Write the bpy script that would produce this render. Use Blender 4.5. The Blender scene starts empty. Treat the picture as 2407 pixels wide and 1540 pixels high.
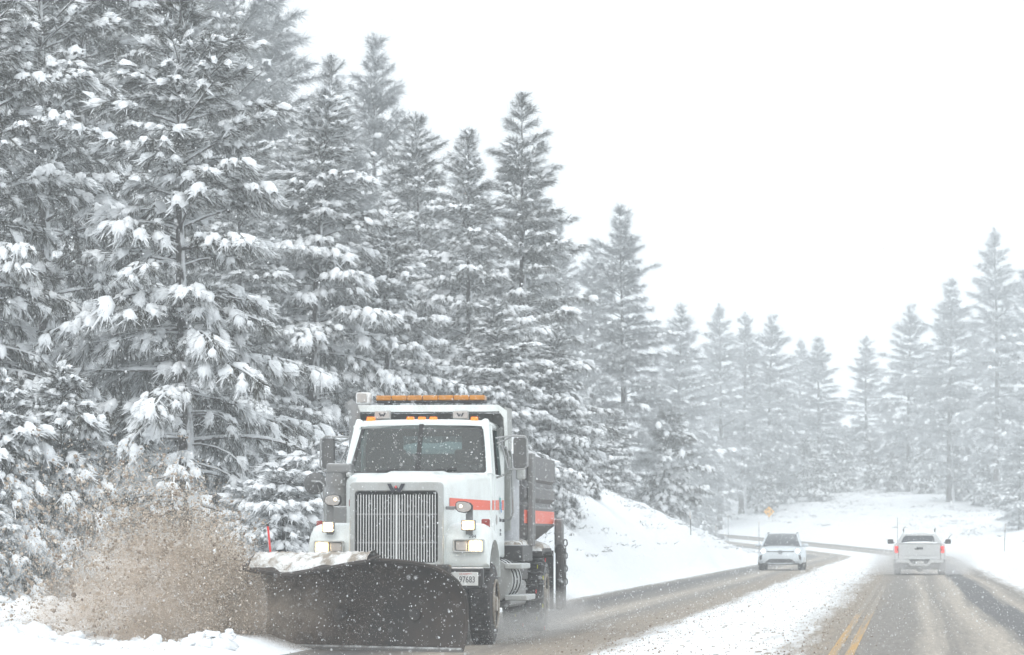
import bpy, bmesh, math, random
import numpy as np
from mathutils import Vector, Matrix

S = bpy.context.scene
COL = S.collection
RAD = math.radians

# ---------------------------------------------------------------- camera
F, CX, CY, CAMH, HOR = 7600.0, 1203.5, 770.0, 1.45, 1258.0
PITCH = math.atan((HOR - CY) / F)
cam = bpy.data.cameras.new('Camera'); camo = bpy.data.objects.new('Camera', cam); COL.objects.link(camo)
cam.sensor_width = 36.0; cam.lens = 36.0 * F / 2407.0
cam.clip_start = 0.5; cam.clip_end = 5000
camo.location = (0, 0, CAMH); camo.rotation_euler = (math.pi / 2 + PITCH, 0, 0)
S.camera = camo
cam.dof.use_dof = True; cam.dof.focus_distance = 43.5; cam.dof.aperture_fstop = 5.6

# ---------------------------------------------------------------- sky: even overcast
W = bpy.data.worlds.new('World'); S.world = W; W.use_nodes = True
nt = W.node_tree; nt.nodes.clear()
sky = nt.nodes.new('ShaderNodeTexSky'); sky.sky_type = 'NISHITA'; sky.sun_disc = False
sky.sun_elevation = RAD(50); sky.sun_rotation = RAD(200); sky.dust_density = 4; sky.air_density = 1.5
hs = nt.nodes.new('ShaderNodeHueSaturation'); hs.inputs['Saturation'].default_value = 0.12; hs.inputs['Value'].default_value = 0.1
mx = nt.nodes.new('ShaderNodeMix'); mx.data_type = 'RGBA'; mx.inputs[0].default_value = 0.92
mx.inputs[7].default_value = (0.955, 1.02, 1.06, 1)
bg = nt.nodes.new('ShaderNodeBackground'); bg.inputs['Strength'].default_value = 1.0
wo = nt.nodes.new('ShaderNodeOutputWorld')
nt.links.new(sky.outputs[0], hs.inputs['Color']); nt.links.new(hs.outputs[0], mx.inputs[6])
nt.links.new(mx.outputs[2], bg.inputs[0]); nt.links.new(bg.outputs[0], wo.inputs[0])

sl = bpy.data.lights.new('Sun', 'SUN'); sl.energy = 1.0; sl.angle = RAD(40); sl.color = (1, 0.985, 0.96)
so = bpy.data.objects.new('Sun', sl); COL.objects.link(so)
so.rotation_euler = (RAD(40), RAD(-12), 0)

S.view_settings.view_transform = 'Standard'; S.view_settings.look = 'None'
S.view_settings.exposure = 0.29; S.view_settings.gamma = 1
S.cycles.use_denoising = True; S.cycles.use_adaptive_sampling = True; S.cycles.adaptive_threshold = 0.02
S.cycles.max_bounces = 4; S.cycles.diffuse_bounces = 2; S.cycles.glossy_bounces = 2
S.cycles.transmission_bounces = 4; S.cycles.transparent_max_bounces = 10; S.cycles.volume_bounces = 2

# ---------------------------------------------------------------- pixel helpers (a pixel gives a direction only)
def ray(px, py):
    v = (CY - py) / F; u = (px - CX) / F
    c, s = math.cos(PITCH), math.sin(PITCH)
    g = (v * c + s) / (c - v * s)
    return u * (c + g * s), g
def at(px, py, Y):
    kx, kz = ray(px, py)
    return Vector((kx * Y, Y, CAMH + kz * Y))

# ---------------------------------------------------------------- materials
def new_mat(name):
    m = bpy.data.materials.new(name); m.use_nodes = True
    n = m.node_tree; b = n.nodes['Principled BSDF']
    return m, n, b
def mat(name, col, rough=0.6, metal=0.0, emit=None, estr=0, noise=0.0, nscale=8.0, col2=None, spec=0.5, bump=0.0):
    m, n, b = new_mat(name)
    b.inputs['Base Color'].default_value = (*col, 1); b.inputs['Roughness'].default_value = rough
    b.inputs['Metallic'].default_value = metal; b.inputs['Specular IOR Level'].default_value = spec
    if emit: b.inputs['Emission Color'].default_value = (*emit, 1); b.inputs['Emission Strength'].default_value = estr
    if noise or col2 or bump:
        tc = n.nodes.new('ShaderNodeTexCoord'); t = n.nodes.new('ShaderNodeTexNoise')
        t.inputs['Scale'].default_value = nscale; t.inputs['Detail'].default_value = 6; t.inputs['Roughness'].default_value = 0.65
        n.links.new(tc.outputs['Object'], t.inputs['Vector'])
        if noise or col2:
            r = n.nodes.new('ShaderNodeValToRGB')
            c2 = col2 or tuple(c * 0.5 for c in col)
            r.color_ramp.elements[0].position = 0.35; r.color_ramp.elements[1].position = 0.68
            r.color_ramp.elements[0].color = (*[a * (1 - noise) + c * noise for a, c in zip(col, c2)], 1)
            r.color_ramp.elements[1].color = (*col, 1)
            n.links.new(t.outputs['Fac'], r.inputs[0]); n.links.new(r.outputs[0], b.inputs['Base Color'])
        if bump:
            bp = n.nodes.new('ShaderNodeBump'); bp.inputs['Strength'].default_value = bump; bp.inputs['Distance'].default_value = 0.02
            n.links.new(t.outputs['Fac'], bp.inputs['Height']); n.links.new(bp.outputs[0], b.inputs['Normal'])
    return m
def snowy(name, col, rough=0.5, metal=0.0, amount=0.5, grime=None, nscale=5.0, spec=0.5, gamt=0.5, upmin=0.55):
    """a surface with wind-blown snow lying on its upward faces and road grime in blotches"""
    m, n, b = new_mat(name); L = n.links
    b.inputs['Metallic'].default_value = metal; b.inputs['Specular IOR Level'].default_value = spec
    tc = n.nodes.new('ShaderNodeTexCoord')
    t = n.nodes.new('ShaderNodeTexNoise'); t.inputs['Scale'].default_value = nscale; t.inputs['Detail'].default_value = 8; t.inputs['Roughness'].default_value = 0.7
    L.new(tc.outputs['Object'], t.inputs['Vector'])
    base = n.nodes.new('ShaderNodeMix'); base.data_type = 'RGBA'
    base.inputs[6].default_value = (*col, 1); base.inputs[7].default_value = (*(grime or col), 1)
    t2 = n.nodes.new('ShaderNodeTexNoise'); t2.inputs['Scale'].default_value = nscale * 0.6; t2.inputs['Detail'].default_value = 9; t2.inputs['Roughness'].default_value = 0.75
    mp = n.nodes.new('ShaderNodeMapping'); mp.inputs['Scale'].default_value = (1, 1, 0.45); mp.inputs['Location'].default_value = (3.3, 1.7, 0.4)
    L.new(tc.outputs['Object'], mp.inputs[0]); L.new(mp.outputs[0], t2.inputs['Vector'])
    mr = n.nodes.new('ShaderNodeMapRange'); mr.inputs[1].default_value = 0.45; mr.inputs[2].default_value = 0.75; mr.inputs[4].default_value = gamt
    L.new(t2.outputs['Fac'], mr.inputs[0]); L.new(mr.outputs[0], base.inputs[0])
    g = n.nodes.new('ShaderNodeNewGeometry'); sx = n.nodes.new('ShaderNodeSeparateXYZ'); L.new(g.outputs['Normal'], sx.inputs[0])
    up = n.nodes.new('ShaderNodeMapRange'); up.inputs[1].default_value = upmin; up.inputs[2].default_value = 0.95; L.new(sx.outputs[2], up.inputs[0])
    th = n.nodes.new('ShaderNodeMapRange'); th.inputs[1].default_value = 1 - amount - 0.08; th.inputs[2].default_value = 1 - amount + 0.08
    L.new(t.outputs['Fac'], th.inputs[0])
    mu = n.nodes.new('ShaderNodeMath'); mu.operation = 'MULTIPLY'; L.new(up.outputs[0], mu.inputs[0]); L.new(th.outputs[0], mu.inputs[1])
    fin = n.nodes.new('ShaderNodeMix'); fin.data_type = 'RGBA'; fin.inputs[7].default_value = (0.88, 0.9, 0.92, 1)
    L.new(mu.outputs[0], fin.inputs[0]); L.new(base.outputs[2], fin.inputs[6]); L.new(fin.outputs[2], b.inputs['Base Color'])
    rr = n.nodes.new('ShaderNodeMapRange'); rr.inputs[3].default_value = rough; rr.inputs[4].default_value = 0.95
    L.new(mu.outputs[0], rr.inputs[0]); L.new(rr.outputs[0], b.inputs['Roughness'])
    return m
def glass_mat(name, tint, gloss=0.12, rough=0.03):
    m = bpy.data.materials.new(name); m.use_nodes = True; n = m.node_tree; n.nodes.clear()
    o = n.nodes.new('ShaderNodeOutputMaterial'); tr = n.nodes.new('ShaderNodeBsdfTransparent'); gl = n.nodes.new('ShaderNodeBsdfGlossy')
    tr.inputs[0].default_value = (*tint, 1); gl.inputs['Roughness'].default_value = rough; gl.inputs[0].default_value = (0.9, 0.95, 0.95, 1)
    mxs = n.nodes.new('ShaderNodeMixShader'); mxs.inputs[0].default_value = gloss
    n.links.new(tr.outputs[0], mxs.inputs[1]); n.links.new(gl.outputs[0], mxs.inputs[2]); n.links.new(mxs.outputs[0], o.inputs[0])
    return m

M = {}
M['white'] = snowy('truck_white_paint', (0.80, 0.84, 0.825), 0.32, 0, 0.5, (0.45, 0.42, 0.37), 5.0, gamt=0.5, upmin=0.8)
M['cabwhite'] = snowy('cab_white_paint', (0.80, 0.84, 0.825), 0.3, 0, 0.35, (0.52, 0.5, 0.46), 3.0, gamt=0.2, upmin=0.8)
M['shell'] = snowy('grille_shell_metal', (0.46, 0.47, 0.46), 0.4, 0.35, 0.5, (0.3, 0.27, 0.24), 7, gamt=0.6)
M['steel'] = snowy('grey_steel', (0.24, 0.24, 0.24), 0.5, 0.4, 0.5, (0.2, 0.175, 0.15), 7, gamt=0.7)
M['tube'] = mat('bright_tube', (0.42, 0.42, 0.42), 0.35, 0.8, noise=0.5, nscale=20)
M['hopper'] = snowy('hopper_grey_paint', (0.125, 0.12, 0.122), 0.55, 0.1, 0.45, (0.2, 0.175, 0.16), 4, gamt=0.6)
M['shield'] = snowy('headboard_paint', (0.34, 0.35, 0.33), 0.5, 0, 0.45, (0.2, 0.18, 0.16), 5, gamt=0.6)
M['black'] = mat('black_chassis', (0.022, 0.02, 0.02), 0.6, noise=0.8, col2=(0.07, 0.06, 0.055), nscale=9)
M['snowblack'] = snowy('snowy_black_box', (0.03, 0.028, 0.028), 0.55, 0, 0.62, (0.07, 0.062, 0.055), 6)
M['rubber'] = mat('tyre_rubber', (0.02, 0.019, 0.02), 0.8, noise=0.7, col2=(0.09, 0.08, 0.075), nscale=14, bump=0.4)
M['rim'] = mat('rim_dirty_white', (0.5, 0.47, 0.42), 0.5, 0.2, noise=0.8, col2=(0.15, 0.1, 0.06), nscale=9)
M['bar'] = mat('grille_chrome', (0.88, 0.88, 0.87), 0.5, 0.0)
M['dark'] = mat('dark_void', (0.012, 0.012, 0.014), 0.7, noise=0.6, col2=(0.035, 0.033, 0.03), nscale=12)
M['orange'] = mat('orange_reflective', (0.86, 0.115, 0.05), 0.45, noise=0.15, nscale=6)
M['red'] = mat('red_lens', (0.32, 0.03, 0.02), 0.3, noise=0.5, nscale=20)
M['redrod'] = mat('red_marker', (0.75, 0.05, 0.05), 0.5)
M['amber'] = mat('amber_lens', (0.62, 0.24, 0.015), 0.3, noise=0.6, col2=(0.3, 0.12, 0.02), nscale=8)
M['amberlit'] = mat('amber_lamp', (0.9, 0.2, 0.01), 0.3, emit=(1, 0.2, 0.01), estr=0.75)
M['lamp'] = mat('lit_headlamp', (1, 0.95, 0.85), 0.3, emit=(1, 0.80, 0.50), estr=35)
M['lampwarm'] = mat('warm_lamp_glow', (0.9, 0.7, 0.4), 0.4, emit=(1, 0.58, 0.2), estr=0.75)  # warm glow around the lit lenses, painted as an emissive border
M['lampw'] = mat('lit_white_lamp', (1, 1, 1), 0.3, emit=(1, 0.98, 0.94), estr=6.0)
M['lampdim'] = mat('dusty_lens', (0.5, 0.46, 0.43), 0.35, noise=0.4, nscale=16)
M['bulb'] = mat('small_bulb', (1, 0.9, 0.7), 0.3, emit=(1, 0.82, 0.55), estr=1.6)
M['glass'] = glass_mat('windscreen_glass', (0.28, 0.36, 0.36), 0.03)
M['interior'] = mat('cab_interior', (0.035, 0.038, 0.04), 0.8)
M['greycloth'] = mat('seat_cloth', (0.12, 0.125, 0.13), 0.9)
M['mirror'] = snowy('mirror_back', (0.10, 0.10, 0.10), 0.45, 0.2, 0.4, (0.2, 0.18, 0.16), 12)
M['plate'] = mat('number_plate_white', (0.72, 0.72, 0.7), 0.5, noise=0.3, nscale=10)
M['ink'] = mat('dark_lettering', (0.03, 0.03, 0.04), 0.6)
M['redink'] = mat('red_lettering', (0.55, 0.12, 0.12), 0.6)
M['teal'] = mat('badge_teal', (0.08, 0.42, 0.42), 0.5)
M['blue'] = mat('badge_blue', (0.05, 0.22, 0.55), 0.5)
M['badgewhite'] = mat('badge_white', (0.8, 0.82, 0.82), 0.5)
M['dirt'] = mat('plow_dirt', (0.010, 0.008, 0.0075), 0.55, noise=0.95, col2=(0.05, 0.033, 0.024), nscale=2.2, bump=0.5)
M['yellowlink'] = mat('chain_yellow', (0.75, 0.72, 0.05), 0.5)
M['chain'] = mat('chain_steel', (0.2, 0.2, 0.2), 0.4, 0.7)
M['carwhite'] = mat('suv_white_paint', (0.70, 0.75, 0.79), 0.28, noise=0.12, nscale=2)
M['pickwhite'] = snowy('pickup_white_paint', (0.62, 0.63, 0.63), 0.35, 0, 0.62, (0.5, 0.48, 0.46), 2.2, gamt=0.5, upmin=0.7)
M['carglass'] = mat('car_dark_glass', (0.07, 0.075, 0.085), 0.08, noise=0.5, col2=(0.14, 0.15, 0.165), nscale=2)
M['cardark'] = mat('car_dark_plastic', (0.035, 0.035, 0.04), 0.6, noise=0.5, nscale=10, col2=(0.1, 0.1, 0.1))
M['taillit'] = mat('tail_lamp_lit', (0.8, 0.03, 0.03), 0.3, emit=(1, 0.07, 0.06), estr=0.6)
M['signyellow'] = mat('sign_yellow', (0.85, 0.42, 0.03), 0.5)
M['pole'] = mat('marker_pole', (0.06, 0.055, 0.05), 0.6)
M['post'] = mat('sign_post', (0.45, 0.4, 0.36), 0.6)

def snow_material(name, bump=0.5, scale=3.0, col=(0.885, 0.905, 0.925), col2=None, fine=60):
    m, n, b = new_mat(name); L = n.links
    b.inputs['Base Color'].default_value = (*col, 1); b.inputs['Roughness'].default_value = 0.9; b.inputs['Specular IOR Level'].default_value = 0.2
    tc = n.nodes.new('ShaderNodeTexCoord')
    t = n.nodes.new('ShaderNodeTexNoise'); t.inputs['Scale'].default_value = scale; t.inputs['Detail'].default_value = 8; t.inputs['Roughness'].default_value = 0.6
    L.new(tc.outputs['Object'], t.inputs['Vector'])
    bp = n.nodes.new('ShaderNodeBump'); bp.inputs['Strength'].default_value = bump; bp.inputs['Distance'].default_value = 0.12
    L.new(t.outputs['Fac'], bp.inputs['Height']); L.new(bp.outputs[0], b.inputs['Normal'])
    if col2:
        r = n.nodes.new('ShaderNodeValToRGB'); r.color_ramp.elements[0].position = 0.40; r.color_ramp.elements[1].position = 0.56
        r.color_ramp.elements[0].color = (*col2, 1); r.color_ramp.elements[1].color = (*col, 1)
        L.new(t.outputs['Fac'], r.inputs[0]); L.new(r.outputs[0], b.inputs['Base Color'])
    return m
M['snow'] = snow_material('fresh_snow', 0.8, 1.6)
M['treesnow'] = snow_material('branch_snow', 0.0, 3)
M['plowsnow'] = snow_material('plow_snow', 0.8, 5, (0.84, 0.84, 0.83), (0.36, 0.31, 0.26))

def needle_material(name, fr=0.0):
    m, n, b = new_mat(name); L = n.links
    g = n.nodes.new('ShaderNodeNewGeometry'); r = n.nodes.new('ShaderNodeValToRGB'); r.color_ramp.interpolation = 'LINEAR'
    e = r.color_ramp.elements
    e[0].position = 0.0; e[0].color = (0.010, 0.0095, 0.005, 1)
    e[1].position = 0.68 - fr; e[1].color = (0.046, 0.042, 0.026, 1)
    x = e.new(0.86 - fr); x.color = (0.11, 0.10, 0.075, 1)
    x = e.new(0.92 - fr); x.color = (0.5, 0.52, 0.53, 1)
    x = e.new(1.0); x.color = (0.8, 0.82, 0.84, 1)
    L.new(g.outputs['Random Per Island'], r.inputs[0]); L.new(r.outputs[0], b.inputs['Base Color'])
    b.inputs['Roughness'].default_value = 0.7; b.inputs['Specular IOR Level'].default_value = 0.2
    return m
M['needle'] = needle_material('pine_needles', 0.0); M['hazepale'] = None; M['frostbush'] = needle_material('snowed_needles', 0.45); M['snowhaze'] = needle_material('snow_haze_needles', 0.24)  # mid-distance needles whitened for snow dust and painted haze together
def bark_material():
    m, n, b = new_mat('pine_bark'); L = n.links
    tc = n.nodes.new('ShaderNodeTexCoord'); mp = n.nodes.new('ShaderNodeMapping'); mp.inputs['Scale'].default_value = (6, 6, 1.6)
    t = n.nodes.new('ShaderNodeTexNoise'); t.inputs['Scale'].default_value = 1.6; t.inputs['Detail'].default_value = 8
    L.new(tc.outputs['Object'], mp.inputs[0]); L.new(mp.outputs[0], t.inputs['Vector'])
    r = n.nodes.new('ShaderNodeValToRGB'); r.color_ramp.elements[0].color = (0.03, 0.026, 0.025, 1); r.color_ramp.elements[1].color = (0.11, 0.095, 0.088, 1)
    L.new(t.outputs['Fac'], r.inputs[0])
    g = n.nodes.new('ShaderNodeNewGeometry'); dp = n.nodes.new('ShaderNodeVectorMath'); dp.operation = 'DOT_PRODUCT'; dp.inputs[1].default_value = (0.75, -0.5, 0.55)
    L.new(g.outputs['Normal'], dp.inputs[0])
    ad = n.nodes.new('ShaderNodeMath'); ad.operation = 'MULTIPLY_ADD'; ad.inputs[1].default_value = 1.6
    L.new(t.outputs['Fac'], ad.inputs[0]); L.new(dp.outputs['Value'], ad.inputs[2])
    mr = n.nodes.new('ShaderNodeMapRange'); mr.inputs[1].default_value = 1.45; mr.inputs[2].default_value = 1.65; L.new(ad.outputs[0], mr.inputs[0])
    mxn = n.nodes.new('ShaderNodeMix'); mxn.data_type = 'RGBA'; mxn.inputs[7].default_value = (0.84, 0.86, 0.88, 1)
    L.new(mr.outputs[0], mxn.inputs[0]); L.new(r.outputs[0], mxn.inputs[6]); L.new(mxn.outputs[2], b.inputs['Base Color'])
    b.inputs['Roughness'].default_value = 0.9
    return m
M['bark'] = bark_material()
def island_mat(name, stops, rough=0.9):
    m, n, b = new_mat(name)
    g = n.nodes.new('ShaderNodeNewGeometry'); r = n.nodes.new('ShaderNodeValToRGB'); e = r.color_ramp.elements
    e[0].position, e[0].color = stops[0][0], (*stops[0][1], 1); e[1].position, e[1].color = stops[-1][0], (*stops[-1][1], 1)
    for p, c in stops[1:-1]: x = e.new(p); x.color = (*c, 1)
    n.links.new(g.outputs['Random Per Island'], r.inputs[0]); n.links.new(r.outputs[0], b.inputs['Base Color']); b.inputs['Roughness'].default_value = rough
    b.inputs['Specular IOR Level'].default_value = 0.15
    return m
M['hazepale'] = island_mat('haze_pale_needles', [(0, (0.24, 0.252, 0.258)), (0.6, (0.45, 0.467, 0.48)), (1, (0.74, 0.76, 0.78))])  # far needles: distance haze put into a paler base colour
M['flake'] = mat('snowflake_white', (0.93, 0.95, 0.97), 0.9)
M['slushfine'] = island_mat('slush_fine', [(0, (0.42, 0.33, 0.25)), (0.5, (0.62, 0.52, 0.42)), (1, (0.84, 0.77, 0.69))])
M['slushclod'] = island_mat('slush_clod', [(0, (0.2, 0.15, 0.12)), (0.5, (0.36, 0.29, 0.23)), (1, (0.6, 0.52, 0.44))])
M['bladeslush'] = island_mat('blade_slush', [(0, (0.09, 0.07, 0.06)), (0.6, (0.17, 0.135, 0.112)), (1, (0.42, 0.36, 0.31))])
M['mist'] = island_mat('wheel_mist', [(0, (0.5, 0.49, 0.48)), (1, (0.8, 0.8, 0.8))])
M['brush'] = island_mat('dry_brush', [(0, (0.14, 0.13, 0.13)), (0.6, (0.3, 0.29, 0.29)), (1, (0.66, 0.68, 0.7))])

# ---------------------------------------------------------------- mesh helpers
def mesh_obj(name, verts, faces, m=None, parent=None, smooth=None, bevel=0, seg=2, sub=0):
    me = bpy.data.meshes.new(name)
    me.from_pydata([tuple(v) for v in verts], [], faces)
    me.validate(); me.update()
    if smooth is not None:
        bm = bmesh.new(); bm.from_mesh(me)
        bmesh.ops.recalc_face_normals(bm, faces=bm.faces)
        for f in bm.faces: f.smooth = True
        for e in bm.edges:
            if len(e.link_faces) == 2 and e.calc_face_angle(0) > RAD(smooth): e.smooth = False
        bm.to_mesh(me); bm.free()
    if m: me.materials.append(m if not isinstance(m, str) else M[m])
    o = bpy.data.objects.new(name, me); COL.objects.link(o)
    if parent: o.parent = parent
    if bevel:
        b = o.modifiers.new('bevel', 'BEVEL'); b.width = bevel; b.segments = seg; b.limit_method = 'ANGLE'; b.angle_limit = RAD(35)
    if sub:
        s = o.modifiers.new('sub', 'SUBSURF'); s.levels = sub; s.render_levels = sub
    return o
def np_mesh(name, V, Fc, m, parent=None, smooth=False, n=3):
    """fast mesh from numpy arrays, all faces n-gons"""
    me = bpy.data.meshes.new(name); V = np.asarray(V, np.float32); Fc = np.asarray(Fc, np.int32)
    me.vertices.add(len(V)); me.vertices.foreach_set('co', V.ravel())
    me.loops.add(Fc.size); me.loops.foreach_set('vertex_index', Fc.ravel())
    me.polygons.add(len(Fc)); me.polygons.foreach_set('loop_start', np.arange(0, Fc.size, n, dtype=np.int32))
    try: me.polygons.foreach_set('loop_total', np.full(len(Fc), n, np.int32))
    except Exception: pass
    me.polygons.foreach_set('use_smooth', np.full(len(Fc), smooth))
    me.update(calc_edges=True)
    me.materials.append(M[m] if isinstance(m, str) else m)
    o = bpy.data.objects.new(name, me); COL.objects.link(o)
    if parent: o.parent = parent
    return o
class MB:
    def __init__(s): s.v = []; s.f = []
    def add(s, vs, fs):
        k = len(s.v); s.v += [tuple(p) for p in vs]; s.f += [tuple(i + k for i in f) for f in fs]; return s
    def box(s, x0, x1, y0, y1, z0, z1):
        return s.add([(x0, y0, z0), (x1, y0, z0), (x1, y1, z0), (x0, y1, z0), (x0, y0, z1), (x1, y0, z1), (x1, y1, z1), (x0, y1, z1)],
                     [(0, 3, 2, 1), (4, 5, 6, 7), (0, 1, 5, 4), (1, 2, 6, 5), (2, 3, 7, 6), (3, 0, 4, 7)])
    def cyl(s, p0, p1, r0, r1=None, n=16, caps=True):
        p0, p1 = Vector(p0), Vector(p1); r1 = r0 if r1 is None else r1
        d = (p1 - p0).normalized(); a = d.orthogonal().normalized(); b = d.cross(a)
        vs = []
        for p, r in ((p0, r0), (p1, r1)):
            for i in range(n):
                t = 2 * math.pi * i / n; vs.append(p + a * math.cos(t) * r + b * math.sin(t) * r)
        fs = [(i, (i + 1) % n, n + (i + 1) % n, n + i) for i in range(n)]
        if caps: fs += [tuple(range(n - 1, -1, -1)), tuple(range(n, 2 * n))]
        return s.add(vs, fs)
    def tube(s, pts, r, n=8, closed=False):
        pts = [Vector(p) for p in pts]; N = len(pts); vs = []; prev = None
        for i, p in enumerate(pts):
            if closed: d = pts[(i + 1) % N] - pts[i - 1]
            else: d = pts[min(i + 1, N - 1)] - pts[max(i - 1, 0)]
            d.normalize()
            a = d.orthogonal().normalized() if prev is None else (prev - d * prev.dot(d)).normalized()
            prev = a; b = d.cross(a); rr = r[i] if isinstance(r, (list, tuple)) else r
            for k in range(n):
                t = 2 * math.pi * k / n; vs.append(p + a * math.cos(t) * rr + b * math.sin(t) * rr)
        fs = []
        for i in range(N if closed else N - 1):
            j = (i + 1) % N
            for k in range(n): fs.append((i * n + k, i * n + (k + 1) % n, j * n + (k + 1) % n, j * n + k))
        if not closed: fs += [tuple(range(n - 1, -1, -1)), tuple(range((N - 1) * n, N * n))]
        return s.add(vs, fs)
    def prism(s, poly, axis, a0, a1):
        """poly of 2-D points in the two remaining axes (in x,y,z order), extruded along axis"""
        n = len(poly); vs = []
        for a in (a0, a1):
            for p in poly:
                q = list(p); q.insert('xyz'.index(axis), a); vs.append(q)
        fs = [(i, (i + 1) % n, n + (i + 1) % n, n + i) for i in range(n)] + [tuple(range(n - 1, -1, -1)), tuple(range(n, 2 * n))]
        return s.add(vs, fs)
    def loft(s, rings, closed=True, caps=True):
        n = len(rings[0]); vs = [p for r in rings for p in r]; fs = []
        for i in range(len(rings) - 1):
            for k in range(n if closed else n - 1):
                fs.append((i * n + k, i * n + (k + 1) % n, (i + 1) * n + (k + 1) % n, (i + 1) * n + k))
        if caps and closed: fs += [tuple(range(n - 1, -1, -1)), tuple(range((len(rings) - 1) * n, len(rings) * n))]
        return s.add(vs, fs)
    def build(s, name, m, parent=None, smooth=35, **k):
        return mesh_obj(name, s.v, s.f, m, parent, smooth, **k)
def rrect(w, h, r, n=4):
    """rounded rectangle outline centred on 0, half sizes w, h"""
    out = []
    for cx, cy, a0 in ((w - r, h - r, 0), (-w + r, h - r, 90), (-w + r, -h + r, 180), (w - r, -h + r, 270)):
        for i in range(n + 1):
            a = RAD(a0 + 90 * i / n); out.append((cx + r * math.cos(a), cy + r * math.sin(a)))
    return out
def tag(o, label=None, cat=None, group=None, kind=None):
    if label: o['label'] = label
    if cat: o['category'] = cat
    if group: o['group'] = group
    if kind: o['kind'] = kind
    return o
def empty(name, loc=(0, 0, 0), rz=0):
    o = bpy.data.objects.new(name, None); COL.objects.link(o); o.location = loc; o.rotation_euler = (0, 0, rz); o.empty_display_size = 0.3
    return o
def text_obj(name, body, size, m, parent, mw, depth=0.002, sx=1.0):
    cu = bpy.data.curves.new(name, 'FONT'); cu.body = body; cu.size = size; cu.extrude = depth; cu.align_x = 'CENTER'; cu.align_y = 'CENTER'
    cu.resolution_u = 3
    t = bpy.data.objects.new(name + '_curve', cu); COL.objects.link(t); bpy.context.view_layer.update()
    me = bpy.data.meshes.new_from_object(t.evaluated_get(bpy.context.evaluated_depsgraph_get()))
    bpy.data.objects.remove(t); bpy.data.curves.remove(cu)
    me.transform(mw @ Matrix.Diagonal((sx, 1, 1, 1))); me.materials.clear(); me.materials.append(M[m])
    o = bpy.data.objects.new(name, me); COL.objects.link(o); o.parent = parent
    return o
FRONT = Matrix.Rotation(math.pi / 2, 4, 'X')                       # text that reads facing -y
SIDEX = Matrix.Rotation(math.pi / 2, 4, 'Z') @ FRONT               # text that reads facing +x
def smoothstep(a, b, x):
    t = np.clip((x - a) / (b - a), 0, 1); return t * t * (3 - 2 * t)
_P = np.random.RandomState(5).rand(256, 256).astype(np.float32)
def vnoise(x, y):
    xi = np.floor(x).astype(int); yi = np.floor(y).astype(int); fx = x - xi; fy = y - yi
    fx = fx * fx * (3 - 2 * fx); fy = fy * fy * (3 - 2 * fy)
    g = lambda a, b: _P[a & 255, b & 255]
    return (g(xi, yi) * (1 - fx) + g(xi + 1, yi) * fx) * (1 - fy) + (g(xi, yi + 1) * (1 - fx) + g(xi + 1, yi + 1) * fx) * fy
def fbm(x, y, o=4):
    r = 0; a = 0.5
    for i in range(o): r = r + a * (vnoise(x * 2 ** i + 17.3 * i, y * 2 ** i + 5.1 * i) - 0.5); a *= 0.5
    return r

# ---------------------------------------------------------------- road line: straight, then a left-hand bend that climbs
TH0 = math.atan(0.123); d0 = np.array([math.sin(TH0), math.cos(TH0)])
START = np.array([-0.8, 0.0]) - d0 * 40
SB = 216.0 / d0[1] + 40                                             # arc length where the bend begins
RB, ARC = 55.0, RAD(92)
def road_point(s):
    if s <= SB: return START + d0 * s, TH0
    P0 = START + d0 * SB; nl = np.array([-d0[1], d0[0]]); c = P0 + nl * RB
    a = min((s - SB) / RB, ARC)
    p = c - nl * RB * math.cos(a) + d0 * RB * math.sin(a); th = TH0 - a
    if s - SB > RB * ARC:
        p = p + np.array([math.sin(th), math.cos(th)]) * (s - SB - RB * ARC)
    return p, th
SS = np.concatenate([np.arange(0, SB - 6, 4.0), np.arange(SB - 6, SB + RB * ARC + 200, 2.0)])
RP = np.array([road_point(s)[0] for s in SS]); RT = np.array([road_point(s)[1] for s in SS])
def road_z(s):
    a = np.maximum(np.asarray(s, float) - SB, 0)
    return np.where(a < 36, 0.00082 * a * a, 0.00082 * 1296 + 0.059 * (a - 36) * np.exp(-np.maximum(a - 36, 0) / 220))
def road_st(X, Y):
    X = np.asarray(X, float).ravel(); Y = np.asarray(Y, float).ravel(); s = np.empty_like(X); t = np.empty_like(X)
    for i in range(0, len(X), 4000):
        x = X[i:i + 4000, None]; y = Y[i:i + 4000, None]
        k = np.argmin((x - RP[None, :, 0]) ** 2 + (y - RP[None, :, 1]) ** 2, 1)
        dx = x[:, 0] - RP[k, 0]; dy = y[:, 0] - RP[k, 1]
        s[i:i + 4000] = SS[k] + dx * np.sin(RT[k]) + dy * np.cos(RT[k])
        t[i:i + 4000] = dx * np.cos(RT[k]) - dy * np.sin(RT[k])
    return s, t
LBS = np.array([0, 80, 90, 100, 112, 125, 140, 165, 190, 205, 222, 240, 270, 330, 500]) # s = Y + 40
LBH = np.array([0.3, 0.25, 0.5, 1.6, 2.6, 3.4, 4.3, 4.2, 3.4, 2.6, 1.7, 0.9, 0.5, 1.5, 2.5])
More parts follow.
